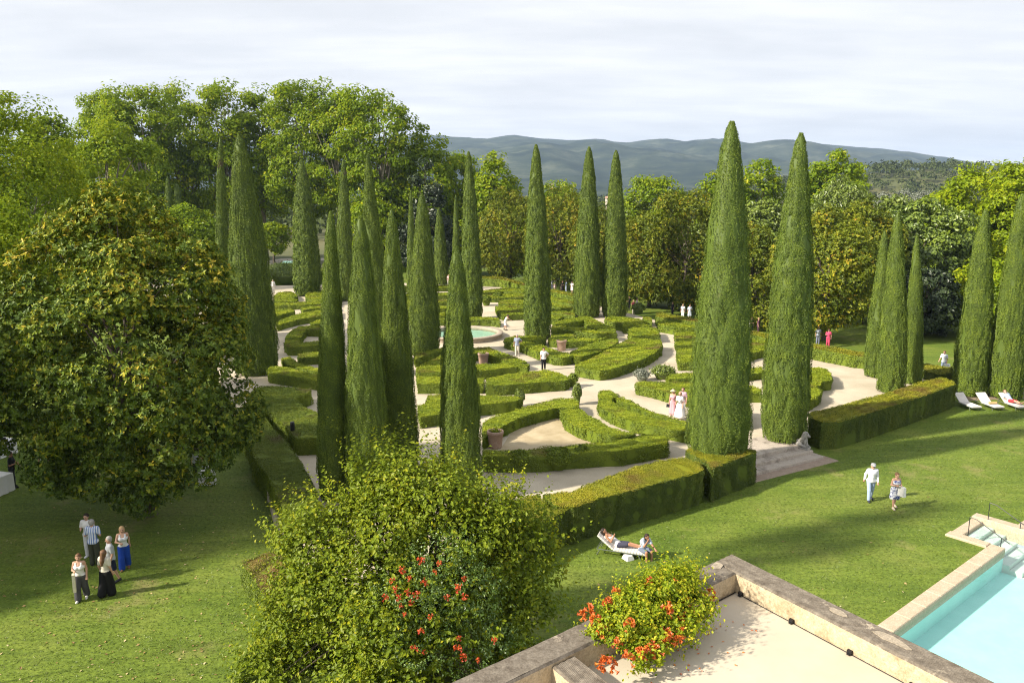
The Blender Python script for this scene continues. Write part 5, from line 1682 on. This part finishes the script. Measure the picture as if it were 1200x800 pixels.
# ================================================================== fountain
fc = (-4.55, 73.3)
root = empty('fountain_basin', (*fc, GZ))
tag(root, 'round stone fountain basin with a pale rim among the hedges', 'fountain')
root.scale = (1.1, 1.1, 1)
MB().lathe([(3.30, -.02), (3.28, .30), (3.36, .32), (3.40, .42), (3.36, .46), (2.95, .46), (2.92, .42), (2.92, .1)], 64).build('rim', [FOUNT], root)
MB().lathe([(2.92, .1), (2.6, .08), (0, .06)], 48).build('basin', [FBASIN], root)
o = MB().lathe([(3.215, .34), (0, .34)], 48, (*fc, GZ)).build('fountain_water', [FWATER])
o['kind'] = 'structure'


# ================================================================== terracotta pots
def pot(label, px, py, wpx, hpx, plant):
    X, Y = G(px, py, GZ)
    k = depth(Y, GZ) / F_PX
    r, h = wpx / 2 * k, hpx * k * 1.02
    root = empty('terracotta_pot', (X, Y, GZ))
    tag(root, label, 'flower pot', 'terracotta pots set among the hedges')
    MB().lathe([(.01, 0), (r * .74, 0), (r * .78, h * .06), (r * .84, h * .35), (r * .85, h * .37), (r * .92, h * .80), (r * 1.0, h * .82), (r * 1.02, h * .97), (r * .98, h), (r * .84, h), (r * .82, h * .86)], 28).build('pot', [TERRA], root)
    pot_ = root.children[0]
    MB().lathe([(r * .83, h * .88), (0, h * .90)], 20).build('soil', [SOIL], pot_)
    n = plant
    D = rdir(n); D[:, 2] = np.abs(D[:, 2])
    P = D * np.array((r * .75, r * .75, r * .6)) * RNG.random((n, 1)) ** .5 + (0, 0, h * .93)
    b = MB().leaves(P, D + (0, 0, .4), rdir(n), .12, .06)
    for i in range(14):
        b.tube([(RNG.normal() * r * .2, RNG.normal() * r * .2, h * .9), P[i]], .006, 4, caps=False)
    b.build('plant', [SHRUB], root)


pot('big terracotta pot on the sandy triangle, nearest one', 580.5, 524, 19.5, 20, 140)
pot('terracotta pot in the wedge beside the fountain', 566.5, 426.5, 13, 13, 110)
pot('terracotta pot in the hedge corner by the lone tall cypress', 658, 410.5, 12, 12, 120)

# ================================================================== swimming pool
root = empty('swimming_pool', (*P0, 0))
tag(root, 'turquoise swimming pool with pale stone coping and a stepped entry', 'pool')
pl_ = lambda u, v: tuple((PU * u + PV * v) * PK)
DEP = -.95
b = MB()
u0, u1, v0, v1 = -9, 14, 0, 9
P = [pl_(u0, v0), pl_(u1, v0), pl_(u1, v1), pl_(u0, v1)]
b.add([(*p, DEP) for p in P], [(0, 3, 2, 1)] if False else [(0, 1, 2, 3)], 0)
for i in range(4):
    a, c = P[i], P[(i + 1) % 4]
    if i == 0:      # the garden side is open where the steps come in
        for ua, ub in ((u0, 8.35), (10.55, u1)):
            a, c = pl_(ua, v0), pl_(ub, v0)
            b.add([(*a, DEP), (*c, DEP), (*c, .0), (*a, .0)], [(0, 1, 2, 3)], 0)
    else:
        b.add([(*a, DEP), (*c, DEP), (*c, .0), (*a, .0)], [(0, 1, 2, 3)], 0)
b.build('basin', [POOL], root)


def pbox(u0, u1, v0, v1, z0, z1, name, mat, bev=.025):
    b = MB()
    P = ccw([pl_(u0, v0), pl_(u1, v0), pl_(u1, v1), pl_(u0, v1)])
    c = inset(P, bev)
    b.prism(P, z0, z1 - bev, 0)
    b.add([(x, y, z1 - bev) for x, y in P] + [(x, y, z1) for x, y in c], [(i, (i + 1) % 4, 4 + (i + 1) % 4, 4 + i) for i in range(4)] + [(4, 5, 6, 7)], 0)
    return b.build(name, [mat], root)


for i in range(16):
    a = -9 + i * 1.085
    pbox(a, a + 1.08, -.46, .03, -.30, .07, 'coping', COPING)
pbox(7.93, 8.37, -1.87, -.462, -.5, .10, 'coping', COPING)
pbox(10.40, 10.84, -1.87, .03, -.5, .16, 'coping', COPING)
pbox(8.372, 10.398, -1.87, -1.45, -.5, .03, 'coping', COPING)
pbox(10.843, 14, -.46, .03, -.3, .07, 'coping', COPING)
for i in range(6):
    v = -1.45 + i * .42
    pbox(8.372, 10.398, v, v + .418 if i < 5 else v + .8, -1.4, -.13 - .16 * i, 'step', POOL_STEP, .02)
o = MB()
for a, c, d_, e in ((u0 + .01, u1 - .01, .032, 8.99), (8.372, 10.398, -1.449, .031)):
    o.add([(*pool(a, d_), -.07), (*pool(c, d_), -.07), (*pool(c, e), -.07), (*pool(a, e), -.07)], [(0, 3, 2, 1)], 0)
o = o.build('pool_water', [WATER])
o['kind'] = 'structure'
b = MB()
for u, v in ((-3, 9.05), (14, 9.05)): pass


def rail(label, u, zs):
    root = empty('handrail', (*pool(u, -1.3), .1))
    tag(root, label, 'handrail', 'thin metal handrails of the pool steps')
    d = PV
    pts = [(d[0] * t, d[1] * t, z) for t, z in ((0, zs), (.25, zs - .02), (1.35, zs - .55), (1.5, zs - .62))]
    MB().tube(pts, .018, 8).build('rail', [METAL], root)
    for t, z in ((.0, zs), (1.2, zs - .48)):
        MB().tube([(d[0] * t, d[1] * t, z), (d[0] * t, d[1] * t, -.15)], .016, 8).build('post', [METAL], root)


rail('thin metal handrail on the near side of the pool steps', 8.55, .72)
rail('thin metal handrail on the far side of the pool steps', 10.45, .80)

# ================================================================== loungers
def lounger(label, loc, yaw, back=.62, slats=True, group=None, blanket=None, dark=False):
    root = empty('sun_lounger', (loc[0], loc[1], 0), yaw)
    tag(root, label, 'sun lounger', group)
    fr = MB()
    w = .33
    for s in (-1, 1):
        fr.tube([(s * w, -.75, .22), (s * w, 1.12, .22)], .022, 8)
    for y in (-.75, -.12, .5, 1.12): fr.tube([(-w, y, .22), (w, y, .22)], .018, 6)
    fr.build('frame', [LOUNGE_F], root)
    for s in (-1, 1):
        for y, dy in ((-.62, -.12), (.85, .12)):
            MB().tube([(s * w, y, .22), (s * (w + .02), y + dy, .0)], .02, 8).build('leg', [LOUNGE_F], root)
    a = math.radians(38)
    st = MB()
    for s in (-1, 1): st.tube([(s * w * .9, -.72, .24), (s * w * .9, -.12 - .6 * math.cos(a) * .8, .27 + .6 * math.sin(a) * .8)], .014, 6)
    st.build('back_strut', [LOUNGE_F], root)
    c = MB()
    k = 11
    for i in range(k):
        y = -.12 + (i + .5) * 1.25 / k
        c.box((0, y, .27), (.66, 1.25 / k - .012, .075 if i % 2 else .068))
    c.build('seat_cushion', [LOUNGE], root)
    c = MB()
    k = 7
    M = Matrix.Rotation(-a, 3, 'X')
    for i in range(k):
        t = (i + .5) * .78 / k
        c.box((0, -.12 - t * math.cos(a), .285 + t * math.sin(a)), (.66, .78 / k - .010, .072 if i % 2 else .066), M=M)
    c.build('back_cushion', [LOUNGE], root)
    return root


ly = R(-109.5)
lp = np.array(G(724, 641, .25))
lounger('sun lounger with a ridged white cushion below the tall hedge, two women on it', lp, ly)
fwd = np.array((-math.sin(ly), math.cos(ly)))
for i, (px, lb) in enumerate(((1131, 'empty white sun lounger nearest the long hedge'), (1157, 'middle white sun lounger with a rolled towel on it'), (1184, 'rightmost white sun lounger with a man lying on it'))):
    q = np.array(G(px, 472, .25))
    lounger(lb, q, math.pi + .12, group='white sun loungers on the lawn by the cypresses')
    if i == 1:
        MB().tube([(-.25, 0, .0), (.25, .02, .0)], .075, 10).build('rolled_towel', [fabric((.50, .36, .16))], None, (q[0] + .05, q[1] - .5, .385))
        tag(bpy.data.objects['rolled_towel'], 'rolled tan towel on the middle white sun lounger', 'towel')
    if i == 2:
        person('man with a red pair of shorts lying on the rightmost white sun lounger', (q[0], q[1], -.02), math.pi + .12, pose='lie', h=1.75, top=(.36, .44, .56), sleeve='short', bottom=(.55, .05, .06), legs='shorts', hair=HAIR_B, arms=('belly', 'belly'), barefoot=True, fine=.026)
person('dark-haired woman in a white top lying back on the sun lounger by the tall hedge', (lp[0], lp[1], -.02), ly, pose='lie', h=1.66, skin=SKIN_T, top=(.62, .60, .60), sleeve='none', bottom=(.05, .05, .08), legs='shorts', hair=HAIR_D, hair_style='long', arms=('belly', 'face'), female=True, barefoot=True)
q = lp + fwd * .95
person('woman sitting bent forward on the foot end of the sun lounger by the tall hedge', (q[0], q[1], -.10), ly - .75, pose='sit', h=1.64, skin=SKIN_T, top=(.42, .47, .56), sleeve='short', bottom=(.14, .17, .24), legs='shorts', hair=HAIR_D, hair_style='bob', shoes=(.75, .74, .72), arms=('reach', 'face'), female=True)
b = MB()
b.box((0, 0, .09), (.34, .36, .16), taper=.72)
o = b.build('cushion', [WHITE_CLOTH], None, (*G(736, 655), .0))
o.rotation_euler = (0, 0, .5)
tag(o, 'white cushion lying in the grass under the occupied sun lounger', 'cushion')

# ================================================================== people
UP = math.pi
PA = dict(fine=.022)


def foot(px, py, z=0.006):
    x, y = G(px, py, z)
    return (x, y, z)


LGp = 'people chatting on the left lawn'
person('woman in white top and grey trousers, cream cardigan over her arm, leftmost on left lawn', foot(97, 702), UP + .25, 1.66, hair=HAIR_B, hair_style='bun', top=(.74, .73, .72), sleeve='none', bottom=(.075, .072, .078), legs='wide', shoes=(.75, .72, .68), stride=.13, arms=('down', 'bent'), female=True, wide=.012, group=LGp, bag=((.66, .60, .44), 'R', (.10, .2, .62)))
person('woman with long brown hair and wide black trousers, seen from behind', foot(126, 698), -.15, 1.68, hair=HAIR_B, hair_style='long', top=(.60, .55, .46), sleeve='short', bottom=(.006, .006, .007), legs='wide', shoes=(.7, .68, .64), stride=.10, arms=('down', 'down'), female=True, wide=.035, group=LGp)
person('grey-haired man in pale patterned shirt and dark blue shorts in the lawn group', foot(133, 682), UP - .95, 1.74, hair=HAIR_G, top=(.38, .40, .42), sleeve='short', bottom=(.012, .018, .05), legs='shorts', shoes=(.03, .03, .035), stride=.16, arms=('down', 'bent'), group=LGp)
person('blonde woman in white top and bright blue trousers, right end of the lawn group', foot(147, 666), UP + .45, 1.66, hair=HAIR_L, hair_style='bob', top=(.68, .68, .70), sleeve='none', bottom=(.010, .055, .36), legs='wide', shoes=(.22, .11, .06), stride=.10, arms=('back', 'belly'), female=True, wide=.015, group=LGp)
STRIPE, nt, out = new_mat('striped_cotton')
bs = nt.nodes.new('ShaderNodeBsdfPrincipled')
bs.inputs['Roughness'].default_value = .85
wv = nt.nodes.new('ShaderNodeTexWave')
wv.inputs['Scale'].default_value = 4.2
wv.bands_direction = 'X'
tcn = nt.nodes.new('ShaderNodeTexCoord')
nt.links.new(tcn.outputs['Object'], wv.inputs['Vector'])
rr_ = ramp(nt, [(.42, (.16, .24, .48)), (.55, (.66, .68, .74))])
nt.links.new(wv.outputs['Fac'], rr_.inputs[0])
nt.links.new(rr_.outputs[0], bs.inputs['Base Color'])
nt.links.new(bs.outputs[0], out.inputs[0])
person('balding man in blue-striped shirt and olive trousers, seen from behind', foot(112, 662), .12, 1.80, hair=HAIR_G, top=(.5, .5, .6), pattern=STRIPE, sleeve='short', bottom=(.055, .058, .036), legs='trousers', arms=('bent', 'bent'), wide=.01, group=LGp)
person('dark-haired person in white mostly hidden behind the striped shirt', foot(106, 652), UP, 1.74, hair=HAIR_D, top=(.70, .68, .66), sleeve='short', bottom=(.62, .62, .62), legs='trousers', shoes=(.7, .7, .7), arms=('bent', 'bent'), group=LGp)
FLORAL = solid('blue_floral_cloth', (.80, .80, .84), .85, (.030, .055, .20), 9, 1)
person('man in a white shirt, pale blue jeans and grey cap walking on the right lawn', foot(1019, 586), UP - .10, 1.80, hair=HAIR_G, top=(.78, .80, .86), sleeve='long', bottom=(.34, .43, .60), legs='trousers', shoes=(.04, .045, .06), stride=.17, arms=('down', 'back'), hat=((.30, .31, .33), 'cap'), lean=.10, group='couple strolling across the right lawn')
person('woman in a blue floral sleeveless dress carrying a white tote bag on the lawn', foot(1047, 595), UP + .10, 1.66, hair=HAIR_B, hair_style='bun', top=(.7, .7, .8), pattern=FLORAL, sleeve='none', legs='dress', bottom=(.5, .5, .5), shoes=(.66, .56, .44), stride=.13, arms=('bent', 'bent'), bag=((.76, .75, .72), 'L', (.16, .34, .42)), female=True, lean=.06, group='couple strolling across the right lawn')


def gf(px, py): return foot(px, py, GZ + .004)


VG = 'visitors in the gravel garden'
person('woman in a white top and pale shorts bending over the hedge beside the fountain path', gf(592, 387), -1.35, 1.68, hair=HAIR_D, hair_style='bun', top=(.72, .70, .60), sleeve='none', bottom=(.70, .70, .74), legs='shorts', lean=.42, pose='bend', arms=('reach', 'reach'), female=True, group=VG, fine=.03, stride=.07)
person('man in blue-grey shirt and cream trousers, hand on hip, on the fountain path', gf(606, 417), UP - .15, 1.78, hair=HAIR_G, top=(.30, .34, .44), sleeve='short', bottom=(.66, .60, .50), legs='trousers', shoes=(.6, .55, .5), arms=('hip', 'down'), stride=.05, group=VG, fine=.028)
person('person in a white shirt and black trousers walking on the fountain path', gf(637, 433.5), UP, 1.72, hair=HAIR_D, top=(.82, .81, .80), sleeve='short', bottom=(.010, .010, .014), legs='trousers', arms=('hip', 'down'), stride=.10, group=VG, fine=.028)
person('woman in a pink dress and straw hat carrying a small dark bag in the garden', gf(788, 488), 2.6, 1.66, hair=HAIR_L, hair_style='bob', top=(.66, .34, .38), sleeve='none', legs='long_dress', bottom=(.5, .4, .4), shoes=(.6, .5, .4), arms=('down', 'down'), bag=((.02, .02, .025), 'R', (.2, .1, .18)), hat=((.62, .52, .34), 'brim'), female=True, group=VG, fine=.028)
person('long-haired blonde woman in a long white dress beside the one in pink', gf(796, 491.5), 2.5, 1.68, hair=HAIR_L, hair_style='long', top=(.80, .78, .78), sleeve='short', legs='long_dress', bottom=(.7, .7, .7), shoes=(.6, .5, .4), arms=('down', 'bent'), female=True, wide=.09, group=VG, fine=.028)
person('dark-haired person in mauve just behind the woman in the white dress', gf(799.5, 487), 2.5, 1.74, hair=HAIR_B, top=(.50, .34, .40), sleeve='short', legs='trousers', bottom=(.6, .58, .58), group=VG, fine=.03)
person('person in pale clothes standing at the dark far hedge right of the broad dark cypress', gf(320.5, 343), UP + .3, 1.75, hair=HAIR_G, top=(.70, .69, .68), sleeve='long', bottom=(.62, .60, .58), legs='trousers', group=VG, fine=.04)
person('person in pale pink half hidden behind the slim front cypress', gf(526, 335), UP, 1.7, hair=HAIR_D, top=(.68, .46, .44), sleeve='short', bottom=(.68, .66, .62), group=VG, fine=.04)
FG_ = 'guests standing under the golden magnolias'
guests = [
    ('white-clad guest near the left golden magnolia', 582, 325, (.76, .74, .72), (.74, .72, .70)), ('guest in salmon under the left golden magnolia', 590, 322, (.55, .22, .16), (.3, .2, .2)),
    ('guest in lilac under the magnolia right of the lone tall cypress', 647, 340, (.36, .36, .50), (.1, .1, .14)), ('guest in pale pink under the magnolia right of the lone tall cypress', 650.5, 341, (.68, .52, .52), (.6, .5, .5)),
    ('guest in a black suit before the magnolia trunk left of the dark pair', 659, 344, (.012, .012, .016), (.012, .012, .016)), ('guest in light blue left of the dark cypress pair', 663.5, 342, (.40, .48, .66), (.3, .34, .46)), ('guest in white beside the dark cypress pair', 670.5, 344, (.74, .70, .70), (.66, .62, .6)),
    ('guest in black behind the pink-topped one right of the dark pair', 737, 364, (.014, .014, .018), (.014, .014, .018)), ('guest in a dark red top and cream skirt right of the dark cypress pair', 742, 369, (.26, .06, .08), (.66, .60, .48)), ('guest in a white patterned shirt right of the dark cypress pair', 746, 367, (.66, .58, .56), (.60, .56, .48)),
    ('guest in black at the magnolia left of the biggest cypress', 788, 371, (.014, .014, .018), (.02, .02, .03)), ('guest in white at the magnolia left of the biggest cypress', 800, 374, (.74, .73, .74), (.7, .7, .7)), ('guest in pale blue at the magnolia left of the biggest cypress', 808, 375, (.52, .56, .68), (.5, .5, .6)),
    ('guest in a dark suit between the two biggest cypresses, left one', 880, 392, (.03, .02, .03), (.02, .02, .03)), ('guest in plum between the two biggest cypresses', 888, 393, (.12, .05, .08), (.08, .04, .06)), ('guest in white between the two biggest cypresses', 877.5, 389, (.76, .75, .75), (.72, .72, .7)),
    ('guest in bright pink behind the yellow-topped outer hedge', 970, 407, (.62, .07, .16), (.5, .06, .12)), ('guest in grey blue behind the yellow-topped outer hedge', 958, 404, (.36, .40, .50), (.2, .22, .3)),
]
for i, (lb, px, py, c1, c2) in enumerate(guests):
    person(lb, foot(px, py), UP + (i % 5 - 2) * .6, 1.66 + .03 * (i % 5), hair=(HAIR_D, HAIR_B, HAIR_L)[i % 3], top=c1, sleeve='short', bottom=c2, legs='trousers' if i % 3 else 'dress', arms=(('bent', 'down'), ('down', 'bent'), ('down', 'down'))[i % 3], group=FG_, fine=.045)
person('man in a white shirt and blue trousers carrying something white behind the short shaded hedge', foot(1105, 437), 2.2, 1.76, hair=HAIR_B, top=(.68, .72, .80), sleeve='short', bottom=(.24, .30, .42), arms=('down', 'fwd'), bag=((.78, .77, .74), 'L', (.4, .3, .2)), lean=.05, fine=.03, stride=.08)
person('person in white bending down between the two rightmost cypresses', foot(1152, 452), 1.3, 1.74, hair=HAIR_D, top=(.72, .72, .73), sleeve='short', bottom=(.55, .52, .50), pose='bend', lean=.62, arms=('reach', 'reach'), fine=.03)
person('waiter in black standing between the white-clothed tables at the left edge', foot(16, 571), -1.2, 1.76, skin=SKIN_T, hair=HAIR_D, top=(.012, .012, .014), sleeve='short', bottom=(.035, .035, .042), legs='trousers', arms=('fwd', 'bent'), stride=.05)
person('person in white half hidden under the low branches of the big magnolia', foot(54, 562), UP, 1.7, hair=HAIR_D, top=(.70, .70, .72), sleeve='short', bottom=(.03, .03, .04), fine=.03)
person('person in white and black behind the right branches of the big magnolia', foot(232, 562), UP + .4, 1.74, hair=HAIR_D, top=(.62, .62, .70), sleeve='short', bottom=(.02, .02, .03), fine=.03)
BLUEP = solid('blue_white_print', (.035, .15, .50), .8, (.66, .74, .84), 5, 1)
person('woman in bright blue printed dress behind the right edge of the big magnolia', foot(277, 512), 1.9, 1.74, hair=HAIR_D, hair_style='long', top=(.1, .2, .5), pattern=BLUEP, sleeve='none', legs='long_dress', bottom=(.1, .1, .1), female=True, fine=.028, wide=.05)


# ================================================================== tables and small things
def table(label, px, py, sx, sy, h, rz, cloth, z=0.0, things=0):
    root = empty('buffet_table', (*G(px, py, z), z), rz)
    tag(root, label, 'table')
    b = MB()
    n1 = 26
    per_ = [(sx / 2, -sy / 2), (sx / 2, sy / 2), (-sx / 2, sy / 2), (-sx / 2, -sy / 2)]
    ring = []
    for i in range(4):
        a, c = np.array(per_[i]), np.array(per_[(i + 1) % 4])
        for t in np.linspace(0, 1, n1, endpoint=False): ring.append(a + (c - a) * t)
    ring = np.array(ring)
    nr = len(ring)
    d = unit(ring)
    wv_ = np.sin(np.arange(nr) * 1.15) * .022 + np.sin(np.arange(nr) * .47) * .012
    V = np.concatenate([np.column_stack((ring, np.full(nr, h))), np.column_stack((ring + d * (.02 + wv_[:, None] * .4), np.full(nr, h * .5))), np.column_stack((ring + d * (.05 + wv_[:, None] * 1.3), np.full(nr, .02)))])
    b.add(V, [(k * nr + i, (k + 1) * nr + i, (k + 1) * nr + (i + 1) % nr, k * nr + (i + 1) % nr) for k in (0, 1) for i in range(nr)], 0, .5, False)
    b.add(np.column_stack((ring, np.full(nr, h))), [tuple(range(nr))], 0)
    b.build('tablecloth', [cloth], root)
    lg = MB()
    for x in (-1, 1):
        for y in (-1, 1):
            MB().tube([(x * sx * .42, y * sy * .42, 0), (x * sx * .42, y * sy * .42, h - .02)], .025, 6).build('leg', [METAL], root)


table('table under a white cloth at the left edge, farther one', -6, 536, 1.0, 1.9, .82, -.25, WHITE_CLOTH)
table('table under a grey-white cloth at the left edge, nearer one', -10, 580, 1.0, 1.6, .86, -.25, WHITE_CLOTH)
table('small table under a white cloth below the right branches of the big magnolia', 243, 566, .7, .7, .75, .3, WHITE_CLOTH)
for k_, (dx, dy) in enumerate(((-.1, .3), (.12, -.3))):
    b = MB().lathe([(.0, 0), (.09, 0), (.11, .12), (.10, .16), (.0, .14)], 12)
    q = np.array(G(-6, 536))
    tag(b.build('serving_bowl', [BLACK], None, (q[0] + .42 + dx * .4, q[1] + dy, .825)), ('dark serving bowl on the farther white table at the left edge', 'second dark serving bowl on the farther white table at the left edge')[k_], 'bowl')
table('white-clothed table seen through the golden magnolia edge far left', 18, 432, 1.4, .9, .8, .2, WHITE_CLOTH)

root = empty('canopy_stand', (*G(235, 324), 0), .1)
tag(root, 'small white stand with an open dark front, before the rose bed far left', 'stand')
for x in (-.95, .95): MB().box((x, 0, .95), (.16, .16, 1.9)).build('post', [WHITE_CLOTH], root)
MB().box((0, 0, 1.98), (2.2, 1.3, .42), taper=.9).build('canopy', [WHITE_CLOTH], root)
MB().box((0, .2, .45), (1.6, .5, .9)).build('counter', [BLACK], root)
root = empty('garden_table', (*G(338, 313), 0), .1)
tag(root, 'pale turquoise table on the far lawn before the grove', 'table')
MB().box((0, 0, .95), (2.1, 1.0, .35), taper=.85).build('tabletop', [fabric((.36, .62, .58))], root)
for x in (-.8, .8):
    for y in (-.35, .35): MB().box((x, y, .4), (.09, .09, .8)).build('leg', [METAL], root)

for i, (px, lb) in enumerate(((228, 'left part of the pink rose bed under the grove'), (242, 'middle part of the pink rose bed under the grove'), (256, 'right part of the pink rose bed beside the dark cypress'))):
    root = empty('rose_bush', (*G(px, 309), 0))
    tag(root, lb, 'rose bush', 'pink rose bushes far behind the left cypresses')
    n = 700
    D = rdir(n); D[:, 2] = np.abs(D[:, 2])
    P = D * (1.5, 1.5, 2.3) * (.7 + .3 * RNG.random((n, 1)))
    k = RNG.random(n) < .45
    MB().leaves(P[~k], D[~k] + RNG.normal(size=P[~k].shape) * .4, rdir((~k).sum()), .38, .25).build('foliage', [OLIVE], root)
    MB().leaves(P[k] * 1.05, D[k] + RNG.normal(size=P[k].shape) * .3, rdir(k.sum()), .34, .30).build('blossom', [ROSE], root)

lx_, ly_ = G(344, 524, GZ)
root = empty('garden_lamp', (lx_, ly_, GZ))
tag(root, 'black cylinder lamp on a thin post at the corner of the wide flat hedge', 'garden lamp')
MB().tube([(0, 0, 0), (0, 0, .95)], .028, 8).build('post', [BLACK], root)
MB().lathe([(.0, .90), (.10, .90), (.115, .94), (.115, 1.34), (.10, 1.37), (0, 1.38)], 18)
hd_ = MB().lathe([(.0, .90), (.10, .90), (.115, .94), (.115, 1.34), (.10, 1.37), (0, 1.38)], 18).build('lamp_head', [BLACK], root)
MB().lathe([(.0, 1.385), (.105, 1.385), (.105, 1.40), (0, 1.405)], 18).build('cap', [METAL], hd_)

# houses in the valley
HW = solid('house_wall', (.50, .44, .36), .9, (.58, .52, .43), .4)
HR = solid('house_roof', (.30, .18, .12), .9, (.40, .26, .18), 1)
for px, py, Y, wx, h, lb in ((719, 237, 420, 8, 4, 'pale flat farmhouse in the valley between the dark cypress pair'), (645, 219, 1200, 8, 6, 'far white tower house in the valley left of the dark cypress pair'), (664, 222, 1000, 12, 4, 'far low house in the valley left of the dark cypress pair')):
    p = at(px, py, Y)
    z0 = max(0, p[2] - h * .2) if Y < 400 else 0
    root = empty('valley_house', (p[0], Y, 0))
    tag(root, lb, 'house')
    top_ = p[2] + h * .5
    hw_ = MB().box((0, 0, top_ / 2), (wx, wx * .7, top_)).build('wall', [HW], root)
    b = MB()
    b.add([(-wx * .54, -wx * .4, top_), (wx * .54, -wx * .4, top_), (wx * .54, wx * .4, top_), (-wx * .54, wx * .4, top_), (-wx * .54, 0, top_ + wx * .14), (wx * .54, 0, top_ + wx * .14)], [(0, 1, 5, 4), (2, 3, 4, 5), (0, 4, 3), (1, 2, 5), (0, 3, 2, 1)])
    b.build('roof', [HR], root)
    for i in (-1, 1):
        MB().box((i * wx * .25, -wx * .352, top_ - h * .3), (wx * .09, .06, h * .28)).build('window', [BLACK], hw_)

# ================================================================== litter of leaves and the grass itself
n = 360
px = RNG.uniform(0, 330, n); py = RNG.uniform(575, 800, n)
P = np.array([(*G(a, c), .03) for a, c in zip(px, py)])
k = 70
P2 = np.array([(*G(a, c), .03) for a, c in zip(RNG.uniform(680, 1100, k), RNG.uniform(560, 720, k))])
P = np.concatenate((P, P2))
b = MB()
s = RNG.uniform(.05, .13, len(P))
b.leaves(P, np.array((0, 0, 1.)) + RNG.normal(size=P.shape) * .25, rdir(len(P)), s, s * .6, 0, None, .1)
tag(b.build('fallen_leaves', [DRYLEAF]), kind='stuff')
n = 120000
Yg = 17 + 40 * RNG.random(n) ** 1.35
Xg = RNG.uniform(-.68, .72, n) * depth(Yg)
ok = (Xg < -8 - (Yg - 23.5) * .12) | ((Xg > 1.5) & (Yg < 29.2 + (Xg - 2.4) * .735) & (Yg < 41.0 + (Xg - 16.76) * .77))
rel = np.column_stack((Xg, Yg)) - P0
uu, vv = rel @ PU / PK, rel @ PV / PK
ok &= ~((vv > -.5) | ((uu > 7.8) & (uu < 11) & (vv > -2)))
rel = np.column_stack((Xg, Yg)) - SA
uu, vv = rel @ SU, rel @ SN
ok &= ~((vv > -.4) & (uu > -1.2) & (uu < sl_ + .7))
Xg, Yg = Xg[ok], Yg[ok]
n = len(Xg)
s = .055 + .0011 * Yg
P = np.column_stack((Xg, Yg, np.full(n, .01) + s * .2))
U = np.array((0, 0, .55)) + np.column_stack((RNG.normal(size=(n, 2)) * .8, np.zeros(n)))
tint = np.clip(.5 + .22 * Wave(3.1, seed=21)(P) + RNG.normal(size=n) * .2, 0, 1)
b = MB()
b.leaves(P, rdir(n) * .8 + (0, 0, .8), U, s * RNG.uniform(.7, 1.4, n), .016 + .0003 * Yg, 0, tint)
tag(b.build('grass', [GRASS]), kind='stuff')
